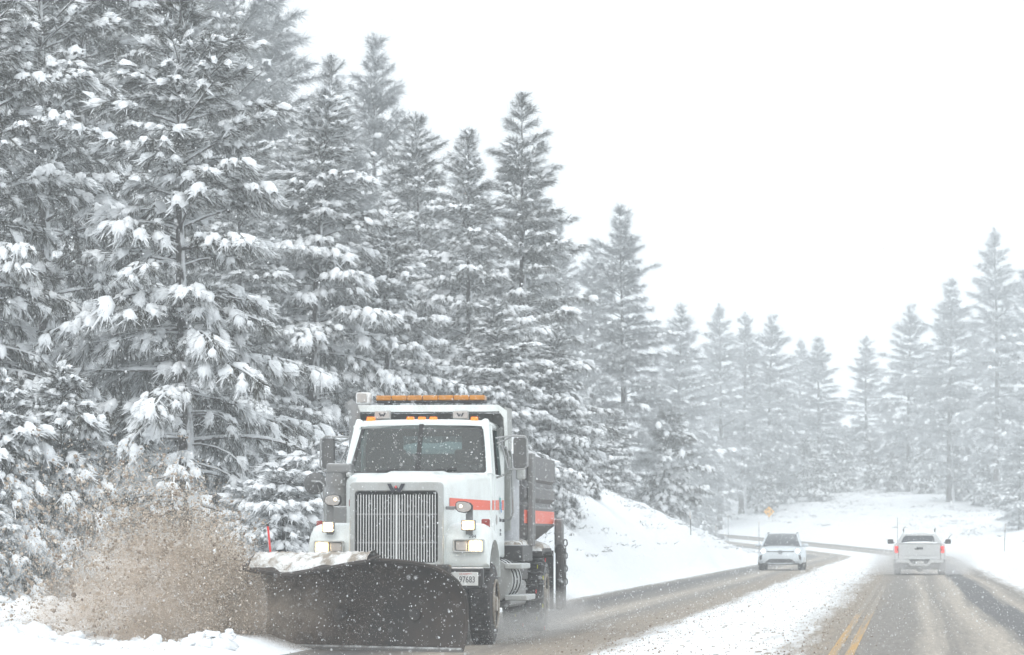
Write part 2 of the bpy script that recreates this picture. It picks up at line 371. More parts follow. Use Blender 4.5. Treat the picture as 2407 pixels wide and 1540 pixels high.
def ground(X, Y):
    shp = np.shape(X); s, t = road_st(X, Y); x = np.ravel(X).astype(float); y = np.ravel(Y).astype(float)
    zr = road_z(s)
    o = np.maximum(-(t + 7.2), 0); hl = np.interp(s, LBS, LBH)
    zl = hl * (1 - np.exp(-o / 2.6)) + 0.05 * np.maximum(o - 10, 0) * smoothstep(60, 120, s) * np.exp(-o / 120)
    q = np.maximum(t - 4.3, 0); hr = 4.0 * smoothstep(70, 190, s)
    zrr = hr * (1 - np.exp(-q / 18.0)) + 0.25 * (1 - np.exp(-q / 1.0))
    rough = np.clip(np.minimum(o, 6) / 2 + np.minimum(q, 6) / 2, 0, 1)
    nz = (fbm(x * 0.35, y * 0.35, 4) * 0.4 + fbm(x * 1.6 + 9, y * 1.6, 3) * 0.34) * rough
    near = smoothstep(60, 44, y) * rough
    nz = nz + near * (np.maximum(fbm(x * 2.2, y * 2.2 + 4, 3), 0) * 0.5)
    berm = 0.22 * np.exp(-((t + 7.6) / 0.55) ** 2) * (0.6 + fbm(s * 0.8, t * 0.8, 3)) * smoothstep(92, 84, s) 
    berm = berm + 0.16 * np.exp(-((t - 4.7) / 0.5) ** 2) + 0.10 * np.exp(-((t + 7.3) / 0.5) ** 2)
    z = zr - 0.03 + zl + zrr + nz + berm
    return z.reshape(shp)
def gz(x, y): return float(ground(np.array([x]), np.array([y]))[0])

def axis_vals(lo, hi, fine_lo, fine_hi, step, grow=1.18, mx_=40):
    v = list(np.arange(fine_lo, fine_hi + 1e-6, step)); st = step
    while v[-1] < hi: st = min(st * grow, mx_); v.append(v[-1] + st)
    st = step
    while v[0] > lo: st = min(st * grow, mx_); v.insert(0, v[0] - st)
    return np.array(v)
gx = axis_vals(-420, 420, -14, 24, 0.35, 1.06); gy = np.concatenate([axis_vals(-90, 34, 30, 34, 1.0), np.arange(34.25, 60, 0.25), np.arange(60, 120, 0.6), np.arange(120, 340, 1.1), axis_vals(341, 620, 341, 342, 2.0)])
GX, GY = np.meshgrid(gx, gy); GZ = ground(GX, GY)
nx, ny = len(gx), len(gy)
I = np.arange(nx * ny).reshape(ny, nx)
Fq = np.stack([I[:-1, :-1], I[:-1, 1:], I[1:, 1:], I[1:, :-1]], -1).reshape(-1, 4)
go = np_mesh('snow_ground', np.stack([GX, GY, GZ], -1).reshape(-1, 3), Fq, 'snow', smooth=True, n=4)
tag(go, kind='structure')

# road sheet with slush, tracks and snow edges
def road_material():
    m, n, b = new_mat('slushy_road'); L = n.links
    uv = n.nodes.new('ShaderNodeUVMap'); sp = n.nodes.new('ShaderNodeSeparateXYZ'); L.new(uv.outputs[0], sp.inputs[0])
    def noise(scale, sx, sy, det=6, rough=0.6, off=0):
        mp = n.nodes.new('ShaderNodeMapping'); mp.inputs['Scale'].default_value = (sx, sy, 1); mp.inputs['Location'].default_value = (off, off * 0.7, 0)
        t = n.nodes.new('ShaderNodeTexNoise'); t.inputs['Scale'].default_value = scale; t.inputs['Detail'].default_value = det; t.inputs['Roughness'].default_value = rough
        L.new(uv.outputs[0], mp.inputs[0]); L.new(mp.outputs[0], t.inputs['Vector']); return t.outputs['Fac']
    def math_(op, a, b_=None, c=None):
        k = n.nodes.new('ShaderNodeMath'); k.operation = op
        for i, v in enumerate((a, b_, c)):
            if v is None: continue
            if isinstance(v, (int, float)): k.inputs[i].default_value = v
            else: L.new(v, k.inputs[i])
        return k.outputs[0]
    wob = math_('MULTIPLY_ADD', math_('SUBTRACT', noise(1, 0.5, 0.02, 5, 0.6), 0.5), 1.1, sp.outputs[0])
    wob2 = math_('MULTIPLY_ADD', math_('SUBTRACT', noise(1, 6, 0.035, 6, 0.65, 3), 0.5), 0.55, wob)
    T0, T1 = -9.0, 6.0
    nrm = math_('DIVIDE', math_('SUBTRACT', wob2, T0), T1 - T0)
    def ramp(fac, stops):
        r = n.nodes.new('ShaderNodeValToRGB'); e = r.color_ramp.elements
        conv = lambda t: (t - T0) / (T1 - T0)
        e[0].position = conv(stops[0][0]); e[0].color = (*stops[0][1], 1); e[1].position = conv(stops[-1][0]); e[1].color = (*stops[-1][1], 1)
        for p, c in stops[1:-1]: x = e.new(conv(p)); x.color = (*c, 1)
        L.new(fac, r.inputs[0]); return r.outputs[0]
    A = (0.11, 0.105, 0.105); Bg = (0.40, 0.35, 0.295); Md = (0.205, 0.183, 0.162); Br = (0.27, 0.22, 0.17)
    colr = ramp(nrm, [(-9, Bg), (-7.4, Bg), (-6.6, Md), (-6.0, A), (-5.3, Md), (-4.8, Bg), (-4.3, Md), (-3.8, Br), (-2.9, Br), (-0.9, Br), (-0.3, Br), (0.3, Md),
                      (0.75, Md), (1.05, Bg), (1.3, Md), (1.75, Bg), (1.95, Bg), (2.15, A), (2.75, A), (3.0, Bg), (3.35, Md), (3.8, Bg), (6, Bg)])
    # fine mottling
    fine = noise(1, 14, 0.8, 7, 0.75, 7)
    mrv = n.nodes.new('ShaderNodeMapRange'); mrv.inputs[1].default_value = 0.3; mrv.inputs[2].default_value = 0.7; mrv.inputs[3].default_value = 0.72; mrv.inputs[4].default_value = 1.35
    L.new(fine, mrv.inputs[0])
    mulc = n.nodes.new('ShaderNodeMix'); mulc.data_type = 'RGBA'; mulc.blend_type = 'MULTIPLY'; mulc.inputs[0].default_value = 1
    L.new(colr, mulc.inputs[6])
    cg = n.nodes.new('ShaderNodeCombineColor'); [L.new(mrv.outputs[0], cg.inputs[i]) for i in range(3)]; L.new(cg.outputs[0], mulc.inputs[7])
    # snow cover by lateral place
    cov = ramp(math_('DIVIDE', math_('SUBTRACT', wob, T0), T1 - T0),
               [(-9, (1,) * 3), (-7.6, (0.95,) * 3), (-6.9, (0.62,) * 3), (-6.3, (0.18,) * 3), (-4.2, (0.15,) * 3), (-3.3, (0.3,) * 3), (-2.9, (0.72,) * 3), (-2.4, (0.95,) * 3),
                (-1.5, (0.85,) * 3), (-0.9, (0.6,) * 3), (-0.45, (0.36,) * 3), (0.1, (0.12,) * 3), (2.9, (0.12,) * 3), (3.4, (0.34,) * 3), (3.9, (0.72,) * 3), (4.4, (1,) * 3), (6, (1,) * 3)])
    sn = math_('ADD', cov, math_('MULTIPLY', math_('SUBTRACT', noise(1, 4.5, 0.22, 8, 0.78, 11), 0.5), 1.0))
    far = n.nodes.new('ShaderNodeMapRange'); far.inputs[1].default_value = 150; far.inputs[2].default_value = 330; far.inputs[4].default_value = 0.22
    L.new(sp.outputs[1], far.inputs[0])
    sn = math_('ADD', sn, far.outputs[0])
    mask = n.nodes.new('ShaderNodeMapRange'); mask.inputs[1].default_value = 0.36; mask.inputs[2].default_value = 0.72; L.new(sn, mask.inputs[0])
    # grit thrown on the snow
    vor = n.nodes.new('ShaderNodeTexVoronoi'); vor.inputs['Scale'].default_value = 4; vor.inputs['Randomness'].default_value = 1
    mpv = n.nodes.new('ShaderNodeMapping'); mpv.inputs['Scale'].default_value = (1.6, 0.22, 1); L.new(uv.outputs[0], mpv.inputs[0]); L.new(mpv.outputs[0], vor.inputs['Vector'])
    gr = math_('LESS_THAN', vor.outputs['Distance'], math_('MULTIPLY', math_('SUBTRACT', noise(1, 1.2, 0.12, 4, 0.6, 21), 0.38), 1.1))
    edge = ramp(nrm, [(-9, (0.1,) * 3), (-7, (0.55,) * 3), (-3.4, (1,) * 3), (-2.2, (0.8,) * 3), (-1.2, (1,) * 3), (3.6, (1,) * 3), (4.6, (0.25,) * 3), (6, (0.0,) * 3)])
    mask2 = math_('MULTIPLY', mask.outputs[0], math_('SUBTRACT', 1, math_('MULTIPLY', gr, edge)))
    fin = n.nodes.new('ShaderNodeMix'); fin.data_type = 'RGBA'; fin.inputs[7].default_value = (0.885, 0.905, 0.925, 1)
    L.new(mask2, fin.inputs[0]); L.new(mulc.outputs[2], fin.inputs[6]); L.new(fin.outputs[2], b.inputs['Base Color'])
    rg = n.nodes.new('ShaderNodeMapRange'); rg.inputs[3].default_value = 0.6; rg.inputs[4].default_value = 0.9; L.new(mask2, rg.inputs[0]); L.new(rg.outputs[0], b.inputs['Roughness'])
    b.inputs['Specular IOR Level'].default_value = 0.3
    bp = n.nodes.new('ShaderNodeBump'); bp.inputs['Strength'].default_value = 0.5; bp.inputs['Distance'].default_value = 0.03
    L.new(math_('ADD', fine, mask2), bp.inputs['Height']); L.new(bp.outputs[0], b.inputs['Normal'])
    return m
M['road'] = road_material()
def strip(name, t0, t1, nt_, s0, s1, ds, dz, m, parent=None, crown=0.0):
    ss = np.arange(s0, s1, ds); tt = np.linspace(t0, t1, nt_); V = []; UV = []
    for s in ss:
        p, th = road_point(s); z = float(road_z(s))
        for t in tt: V.append((p[0] + t * math.cos(th), p[1] - t * math.sin(th), z + dz)); UV.append((t, s))
    I = np.arange(len(V)).reshape(len(ss), nt_)
    Fq = np.stack([I[:-1, :-1], I[:-1, 1:], I[1:, 1:], I[1:, :-1]], -1).reshape(-1, 4)
    o = np_mesh(name, V, Fq, m, parent, True, 4)
    uvl = o.data.uv_layers.new(name='UVMap'); uvs = np.array(UV, np.float32)[Fq.ravel()]; uvl.data.foreach_set('uv', uvs.ravel())
    return o
road = strip('road', -7.6, 4.5, 26, 0, 420, 2.0, 0.012, 'road'); tag(road, kind='structure')
def worn_yellow():
    m, n, b = new_mat('worn_yellow_paint'); L = n.links
    uv = n.nodes.new('ShaderNodeUVMap'); mp = n.nodes.new('ShaderNodeMapping'); mp.inputs['Scale'].default_value = (9, 0.10, 1)
    t = n.nodes.new('ShaderNodeTexNoise'); t.inputs['Scale'].default_value = 1.5; t.inputs['Detail'].default_value = 8; t.inputs['Roughness'].default_value = 0.7
    L.new(uv.outputs[0], mp.inputs[0]); L.new(mp.outputs[0], t.inputs['Vector'])
    sp = n.nodes.new('ShaderNodeSeparateXYZ'); L.new(uv.outputs[0], sp.inputs[0])
    fd = n.nodes.new('ShaderNodeMapRange'); fd.inputs[1].default_value = 88; fd.inputs[2].default_value = 122; fd.inputs[4].default_value = 0.38; L.new(sp.outputs[1], fd.inputs[0])
    ad = n.nodes.new('ShaderNodeMath'); L.new(t.outputs['Fac'], ad.inputs[0]); L.new(fd.outputs[0], ad.inputs[1])
    r = n.nodes.new('ShaderNodeValToRGB'); r.color_ramp.elements[0].position = 0.42; r.color_ramp.elements[1].position = 0.64
    r.color_ramp.elements[0].color = (0.50, 0.30, 0.10, 1); r.color_ramp.elements[1].color = (0.3, 0.26, 0.215, 1)
    L.new(ad.outputs[0], r.inputs[0]); L.new(r.outputs[0], b.inputs['Base Color']); b.inputs['Roughness'].default_value = 0.7
    return m
M['yellow'] = worn_yellow()
strip('yellow_line', -0.20, -0.09, 2, 60, 135, 1.5, 0.017, 'yellow', road)
strip('yellow_line', 0.0, 0.11, 2, 60, 135, 1.5, 0.017, 'yellow', road)

# ---------------------------------------------------------------- trees
def tuft_needles(rs, P, A, SZ, nn, w):
    N = len(P); P = np.repeat(P, nn, 0); A = np.repeat(A, nn, 0); SZ = np.repeat(SZ, nn)[:, None]
    K = N * nn
    ref = rs.normal(size=(K, 3)); U = np.cross(A, ref); U /= np.linalg.norm(U, axis=1, keepdims=True) + 1e-9
    th = rs.uniform(0.12, 1.05, (K, 1)); base = P - A * SZ * rs.uniform(-0.1, 0.55, (K, 1))
    d = A * np.cos(th) + U * np.sin(th)
    tip = base + d * SZ * rs.uniform(0.7, 1.15, (K, 1)); tip[:, 2:] -= SZ * rs.uniform(0, 0.22, (K, 1))
    Pp = np.cross(d, rs.normal(size=(K, 3))); Pp /= np.linalg.norm(Pp, axis=1, keepdims=True) + 1e-9
    V = np.stack([base + Pp * w, base - Pp * w, tip], 1).reshape(-1, 3)
    return V, np.arange(3 * K).reshape(-1, 3)
def tuft_snow(rs, P, A, SZ, na, nl, nf):
    """a rounded pad of snow on each tuft with white needle tips fringing it"""
    N = len(P)
    up = np.array([0, 0, 1.0]); Uv = up - A * A[:, 2:3]; Uv /= np.linalg.norm(Uv, axis=1, keepdims=True) + 1e-6
    Sd = np.cross(A, Uv)
    phi = np.linspace(-1.9, 1.9, na); V = np.empty((N, nl, na, 3)); ph0 = rs.uniform(-0.35, 0.35, N); el = rs.uniform(0.75, 1.25, N)
    for i in range(nl):
        f = i / (nl - 1); l = -0.42 + 0.80 * f
        prof = 0.27 * math.sin(math.pi * (0.06 + 0.80 * f)) ** 0.8
        for j, p in enumerate(phi):
            rad = prof * rs.uniform(0.7, 1.25, N); ext = l * el + rs.uniform(-0.05, 0.05, N) + (rs.uniform(-0.12, 0.14, N) if i == nl - 1 else 0)
            thick = 0.10 * math.cos(p / 2) * math.sin(math.pi * (0.15 + 0.7 * f))
            c, s = np.cos(p + ph0), np.sin(p + ph0)
            V[:, i, j] = P + A * (ext * SZ)[:, None] + Uv * ((rad * c + thick) * SZ)[:, None] + Sd * ((rad * s * 1.15) * SZ)[:, None]
    I = np.arange(nl * na).reshape(nl, na)
    q = np.concatenate([np.stack([I[:-1, :-1], I[:-1, 1:], I[1:, 1:]], -1).reshape(-1, 3), np.stack([I[:-1, :-1], I[1:, 1:], I[1:, :-1]], -1).reshape(-1, 3)])
    Ft = (q[None] + (np.arange(N) * nl * na)[:, None, None]).reshape(-1, 3); V = V.reshape(-1, 3)
    K = N * nf; r = lambda a: np.repeat(a, nf, 0)
    p = rs.uniform(-2.1, 2.1, (K, 1)); th = rs.uniform(0.1, 0.85, (K, 1)); S3 = r(SZ)[:, None]
    R_ = r(Uv) * np.cos(p) + r(Sd) * np.sin(p); d = r(A) * np.cos(th) + R_ * np.sin(th)
    base = r(P) + r(A) * S3 * rs.uniform(-0.3, 0.25, (K, 1)) + R_ * S3 * 0.12
    tip = base + d * S3 * rs.uniform(0.45, 0.85, (K, 1)); tip[:, 2:] -= S3 * rs.uniform(0, 0.15, (K, 1))
    wv = np.cross(d, rs.normal(size=(K, 3))); wv /= np.linalg.norm(wv, axis=1, keepdims=True) + 1e-9; wv *= S3 * rs.uniform(0.03, 0.075, (K, 1))
    FV = np.stack([base + wv, base - wv, tip], 1).reshape(-1, 3)
    return np.concatenate([V, FV]), np.concatenate([Ft, np.arange(3 * K).reshape(-1, 3) + len(V)])
def gen_tree(seed, H, R, cb=0.04, whorl=0.42, tuft=0.30, nn=36, nw=0.0055, load=0.9, droop=0.9, snow=0.745, grid=(6, 4, 14), bare=0.0, rtrunk=None, step=0.22, sparse=1.0, pexp=0.8, dead=0, nmat='needle'):
    rd = random.Random(seed); rs = np.random.RandomState(seed)
    wood = MB(); ridge = MB(); TP, TA, TS, TW = [], [], [], []
    rt = rtrunk or H * 0.0145 + 0.03
    ph = rd.uniform(0, 6); sway = lambda z: (0.012 * H * math.sin(z / H * 3 + ph) - 0.012 * H * math.sin(ph), 0.01 * H * math.sin(z / H * 2.3 + ph * 2) - 0.01 * H * math.sin(ph * 2))
    zs = [-0.6, 0.15] + [H * k / 9 for k in range(1, 10)]
    wood.tube([(*sway(z), z) for z in zs], [rt * 1.35, rt * 1.1] + [max(rt * (1 - z / H), 0.012) for z in zs[2:]], 9)
    z = max(cb * H, 0.35); zb = z
    def tuft_at(p, d, zf, sz):
        l = load * (1 - 0.75 * smoothf(zf)) 
        a = (d[0], d[1], d[2] - l * rd.uniform(0.15, 1.25)); m_ = math.sqrt(a[0] ** 2 + a[1] ** 2 + a[2] ** 2) + 1e-6
        TP.append(p); TA.append((a[0] / m_, a[1] / m_, a[2] / m_)); TS.append(sz * tuft * rd.uniform(0.62, 1.4)); TW.append(rd.random() < snow * (1 - 0.25 * zf))
    def smoothf(t): t = min(max((t - 0.45) / 0.55, 0), 1); return t * t * (3 - 2 * t)
    while z < H - 0.2:
        zf = (z - zb) / (H - zb)
        prof = min((1 - zf) ** pexp, 1.75 * (1 - zf) + 0.02) * (0.55 + 0.45 * min(1, zf * 5 + 0.1)) + 0.03
        nb = rd.choice((4, 5, 5, 6)) if zf < 0.85 else 4
        a0 = rd.uniform(0, 6.28)
        for k in range(nb):
            if rd.random() > sparse: continue
            az = a0 + 6.283 * k / nb + rd.uniform(-0.35, 0.35); l = max(R * prof * rd.uniform(0.45, 1.3) * (1 + 0.18 * math.sin(2 * az + z * 1.3 + seed)), 0.18)
            zz = z + rd.uniform(-0.15, 0.15) * whorl * 2
            e0 = -0.02 + 0.85 * zf ** 1.3 + rd.uniform(-0.2, 0.2); dr = droop * (1 - 0.9 * zf) * rd.uniform(0.5, 1.4) * min(1, l)
            ns = max(3, int(l / 0.3)); p = (*sway(zz), zz); pts = [p]; ds = []
            azz = az
            for i in range(ns):
                t = (i + 0.5) / ns; e = e0 - dr * t ** 1.4 + 0.25 * max(t - 0.75, 0); azz += rd.uniform(-0.1, 0.1)
                d = (math.cos(azz) * math.cos(e), math.sin(azz) * math.cos(e), math.sin(e)); ds.append((d, azz, e))
                p = (p[0] + d[0] * l / ns, p[1] + d[1] * l / ns, p[2] + d[2] * l / ns); pts.append(p)
            rb = 0.010 + 0.011 * l
            wood.tube(pts, [rb * (1 - 0.75 * i / ns) for i in range(ns + 1)], 4)
            if snow > 0.3: ridge.tube([(q[0], q[1], q[2] + rb * (1 - 0.7 * i / ns) + 0.006) for i, q in enumerate(pts)], [rb * (1.15 - 0.6 * i / ns) * rd.uniform(0.5, 1.25) for i in range(ns + 1)], 4)
            dead_b = zf < dead
            tuft_at(pts[-1], ds[-1][0], zf, 1.0)
            u = max(bare, 0.22) * l if l > 0.6 else 0.1
            side = 1
            while u < l:
                t = u / l; i = min(int(t * ns), ns - 1); f = t * ns - i; d, azb, e = ds[i]
                if dead_b and rd.random() < 0.75: u += step; continue
                q = tuple(pts[i][c] + (pts[i + 1][c] - pts[i][c]) * f for c in range(3))
                for sgn in ((1, -1) if rd.random() < 0.75 else (side,)):
                    bl = (0.16 + rd.uniform(0.25, 0.6) * (1.05 - t) * min(l, 1.4)) * (0.8 + 0.2 * l)
                    a2 = azb + sgn * rd.uniform(0.55, 1.15); e2 = e - rd.uniform(-0.05, 0.5) * load * (1 - zf)
                    d2 = (math.cos(a2) * math.cos(e2), math.sin(a2) * math.cos(e2), math.sin(e2))
                    e3 = e2 - 0.5 * load * (1 - zf)
                    d3 = (math.cos(a2 - sgn * .15) * math.cos(e3), math.sin(a2 - sgn * .15) * math.cos(e3), math.sin(e3))
                    m1 = tuple(q[c] + d2[c] * bl * 0.55 for c in range(3)); m2 = tuple(m1[c] + d3[c] * bl * 0.45 for c in range(3))
                    wood.tube([q, m1, m2], [0.008, 0.006, 0.004], 3)
                    if snow > 0.4 and rd.random() < snow: ridge.tube([(q[0], q[1], q[2] + .012), (m1[0], m1[1], m1[2] + .016), (m2[0], m2[1], m2[2] + .012)], [0.018, 0.024, 0.012], 3)
                    tuft_at(m2, d3, zf, 1.0)
                    if bl > 0.3: tuft_at(m1, d2, zf, 0.85)
                    if bl > 0.5: tuft_at(tuple(q[c] + d2[c] * bl * 0.25 for c in range(3)), d2, zf, 0.7)
                side = -side; u += step * rd.uniform(0.75, 1.3)
        z += whorl * rd.uniform(0.6, 1.45) * (1 - 0.35 * zf)
    for k in range(7): tuft_at((*sway(H), H - 0.07 * k), (rd.uniform(-.5, .5), rd.uniform(-.5, .5), 1), 1.0, 0.9)
    P = np.array(TP); A = np.array(TA); SZ = np.array(TS); Wm = np.array(TW)
    nV, nF = tuft_needles(rs, P, A, SZ, nn, nw)
    sV, sF = tuft_snow(rs, P[Wm], A[Wm], SZ[Wm] * rs.uniform(0.75, 1.2, Wm.sum()), *grid)
    if ridge.v:
        k = len(sV); quads = [f for f in ridge.f if len(f) == 4]
        sV = np.concatenate([sV, np.array(ridge.v)]); qa = np.array(quads) + k; sF = np.concatenate([sF, qa[:, [0, 1, 2]], qa[:, [0, 2, 3]]])
    def me(name, V, Fc, m, n, sm):
        o = np_mesh(name, V, Fc, m, None, sm, n); d = o.data; bpy.data.objects.remove(o); return d
    wq = np.array([f for f in wood.f if len(f) == 4] + [(f[0], f[1], f[2], f[2]) for f in []])
    # trunk and limbs: triangles fan for caps are not needed
    return dict(H=H, R=R, n=len(P), parts=[('trunk', me('trunk', np.array(wood.v), wq, 'bark', 4, True)), ('crown', me('crown', nV, nF, nmat, 3, False)), ('snow_load', me('snow_load', sV, sF, 'treesnow', 3, True))])
V = {}
V['main'] = gen_tree(11, 12.0, 2.95, 0.05, 0.46, 0.33, 44, 0.0055, load=0.95, droop=0.9, snow=0.8, grid=(6, 4, 20), bare=0.32, rtrunk=0.19, dead=0.18, pexp=0.6)
V['tall'] = gen_tree(23, 15.0, 2.7, 0.03, 0.54, 0.32, 38, 0.006, load=0.9, droop=0.85, snow=0.66, grid=(6, 4, 16), bare=0.32, dead=0.14, pexp=0.55)
V['heavy'] = gen_tree(37, 12.0, 2.5, 0.03, 0.44, 0.33, 30, 0.006, load=1.15, droop=1.2, snow=0.95, grid=(6, 4, 16), pexp=0.65)
V['young'] = gen_tree(41, 4.6, 1.05, 0.03, 0.27, 0.27, 44, 0.005, load=1.45, droop=1.25, snow=0.95, grid=(7, 5, 20), step=0.17, pexp=0.5)
V['mid'] = gen_tree(53, 15.0, 2.7, 0.04, 0.52, 0.36, 28, 0.008, load=0.75, droop=0.7, snow=0.85, grid=(5, 3, 10), pexp=0.62, nmat='snowhaze')
V['spire'] = gen_tree(67, 16.0, 3.5, 0.04, 0.52, 0.37, 30, 0.008, load=0.6, droop=0.55, snow=0.65, grid=(5, 3, 10), sparse=0.85, pexp=0.82, nmat='snowhaze')
V['far'] = gen_tree(71, 20.0, 3.6, 0.10, 0.60, 0.50, 24, 0.013, load=0.5, droop=0.5, snow=0.2, grid=(4, 3, 6), step=0.34, sparse=0.9, pexp=0.55, nmat='hazepale')
V['farB'] = gen_tree(83, 22.0, 3.1, 0.18, 0.62, 0.50, 24, 0.013, load=0.4, droop=0.45, snow=0.18, grid=(4, 3, 6), step=0.34, sparse=0.85, pexp=0.5, nmat='hazepale')
V['farC'] = gen_tree(89, 18.0, 3.9, 0.06, 0.64, 0.52, 24, 0.014, load=0.6, droop=0.7, snow=0.28, grid=(4, 3, 6), step=0.36, sparse=0.88, pexp=0.62, nmat='hazepale')
V['white'] = gen_tree(101, 3.6, 1.6, 0.02, 0.26, 0.30, 20, 0.007, load=1.3, droop=1.2, snow=1.0, grid=(6, 4, 16), step=0.2, pexp=0.5, nmat='frostbush')
V['bushy'] = gen_tree(97, 5.0, 1.7, 0.02, 0.34, 0.33, 26, 0.008, load=0.9, droop=0.8, snow=0.7, grid=(5, 3, 10), pexp=0.6)
for k, v in V.items(): print('TREE', k, v['n'], [(p[0], len(p[1].polygons)) for p in v['parts']])

def plant(variant, px, d, top=None, height=None, wide=1.0, label='', group=None, rz=None, dead=False, lean=0.0, name='pine_tree'):
    v = V[variant]; X = ray(px, HOR)[0] * d; zg = gz(X, d)
    h = height if height else at(px, top, d).z - zg
    sc = h / v['H']; o = empty(name, (X, d, zg - 0.05), rz if rz is not None else random.Random(px * 7.1 + d).uniform(0, 6.28))
    sw = wide * sc ** 0.75
    o.scale = (sw, sw, sc); o.rotation_euler[1] = lean
    for nm, me in v['parts']:
        c = bpy.data.objects.new(nm, me); COL.objects.link(c); c.parent = o
        if nm != 'trunk': c['kind'] = 'stuff'
    tag(o, label, 'tree', group)
    return o

G_IN = 'crowded pines of the roadside forest'
G_FAR = 'hazy pines beyond the bend'
main = plant('main', 448, 58, -35, wide=1.06, label='big bushy pine with snow-bowed limbs and bare lower trunk above the brown slush spray', group=G_IN, rz=1.0)
plant('tall', 118, 63, -330, wide=1.0, label='tall snow-flecked pine just behind the two small white-coated saplings', group=G_IN, rz=2.2)
plant('tall', -60, 58, -330, wide=0.95, label='pine at the forest edge with reddish bark, cut off by the picture side', group=G_IN, rz=4.1)
plant('young', 18, 51.5, 868, wide=1.0, label='small sapling wholly caked in drooping snow, the outer of a pair', group=G_IN, rz=0.4)
plant('young', 132, 52.5, 838, wide=1.0, label='small sapling caked in snow, the inner of a pair beside the slush spray', group=G_IN, rz=2.9)
plant('young', -40, 50.5, 1130, wide=1.1, label='lowest snow-smothered sapling at the foot of the saplings by the berm', group=G_IN, rz=1.9)
plant('heavy', 735, 76, 215, wide=1.15, label='snow-plastered pine directly behind the exhaust stack side of the truck', group=G_IN, rz=0.7)
plant('heavy', 905, 79, 470, wide=1.1, label='short white-laden pine rising right behind the amber light bar', group=G_IN, rz=2.0)
plant('mid', 985, 90, 262, wide=0.95, label='pine with a snow-whitened trunk showing through, behind the truck cab', group=G_IN, rz=3.3)
plant('mid', 1106, 86, 303, wide=1.0, label='dark-trunked bushy pine between the white-trunked one and the tall spire', group=G_IN, rz=5.1)
plant('spire', 1226, 96, 220, wide=1.08, label='tallest thin-topped pine spire with long limbs reaching over the road', group=G_IN, rz=0.9)
plant('heavy', 1180, 80, 700, wide=1.25, label='low broad snow-covered pine above the spreader hopper', group=G_IN, rz=4.0)
plant('heavy', 1290, 92, 760, wide=1.15, label='snow-covered young pine leaning over the bank behind the hopper', group=G_IN, rz=1.4)
plant('white', 590, 56.5, 1130, wide=1.0, label='bent white bush on the bank above the left end of the plow', group=G_IN, rz=1.0, name='snowy_bush')
plant('white', 668, 55.5, 1090, wide=1.15, label='bent white bush half buried behind the red plow marker', group=G_IN, rz=2.0, name='snowy_bush')
plant('white', 740, 57, 1030, wide=1.15, label='white snow-bent bush beside the round convex mirror', group=G_IN, rz=3.0, name='snowy_bush')
plant('far', 655, 118, -60, wide=1.0, label='tall hazy pine standing high behind the big bushy pine', group=G_IN, rz=0.3)
plant('far', 862, 124, 86, wide=0.95, label='hazy broad-crowned pine, highest behind the white-laden ones', group=G_IN, rz=2.5)
plant('mid', 788, 102, 130, wide=0.9, label='slim pine just left of the hazy broad-crowned one', group=G_IN, rz=4.4)
plant('far', 1468, 150, 484, wide=0.98, label='large grey pine alone at the end of the roadside forest', group=G_IN, rz=1.2)
plant('farC', 1395, 160, 580, wide=0.95, label='grey hazy pine tucked behind the large grey one', group=G_IN, rz=3.6)
plant('far', 1320, 140, 530, wide=0.85, label='grey pine whose top shows past the long-limbed spire', group=G_IN, rz=5.4)
plant('heavy', 1440, 128, 960, wide=1.3, label='snowy lower pine on the bank in front of the large grey one', group=G_IN, rz=0.1)
plant('bushy', 1560, 152, 960, wide=1.2, label='bushy grey pine at the tip of the snow bank', group=G_IN, rz=2.1)
plant('bushy', 1375, 108, 1010, wide=1.2, label='white bushy pine low on the bank just past the hopper', group=G_IN, rz=2.7)
# forest behind, filling the slope
rd = random.Random(4)
NEAR_N = {-60: 'the reddish-barked edge pine', 118: 'the two snow-caked saplings', 448: 'the big bushy pine', 735: 'the pine beside the exhaust stack', 905: 'the amber light bar', 1106: 'the dark-trunked bushy pine', 1226: 'the long-limbed spire', 1330: 'the hopper bank'}
FAR_N = {1468: 'the large grey pine', 1720: 'the bare-trunked pair', 1812: 'the oncoming car', 1925: 'the last pine before the white gap', 2046: 'the first pine after the white gap', 2160: 'the pickup', 2345: 'the tallest hazy pine'}
def behind(px, D): return D[min(D, key=lambda k: abs(k - px))]
def outline(px): return float(np.interp(px, [-200, 560, 640, 700, 780, 900, 960, 1040, 1120, 1260, 1330, 1420, 1520, 1600], [-700, -500, -120, 40, 150, 200, 330, 400, 420, 480, 620, 650, 640, 800]))
for px, d in [(-120, 80), (30, 78), (185, 74), (265, 82), (335, 92), (560, 74), (610, 88), (80, 100), (215, 104), (420, 100), (520, 110), (700, 92), (590, 128), (760, 116), (830, 96), (930, 108), (1030, 104), (1150, 112), (1060, 125), (1240, 130),
              (-60, 112), (130, 122), (300, 125), (480, 130), (960, 135), (1100, 145), (1210, 150), (1300, 165)]:
    near = d < 96
    h = at(px, outline(px) + rd.uniform(0, 120), d).z - gz(ray(px, HOR)[0] * d, d)
    if near and 520 < px < 720: h = at(px, rd.uniform(240, 420), d).z - gz(ray(px, HOR)[0] * d, d)
    h = min(h, rd.uniform(17, 21) if not near else rd.uniform(14.5, 17))
    plant(rd.choice(('tall', 'heavy', 'mid')) if near else rd.choice(('mid', 'far', 'spire')), px, d, height=h, wide=rd.uniform(0.9, 1.1),
          label='snowy pine in the crowded rows behind ' + behind(px, NEAR_N), group='forest filling pines')
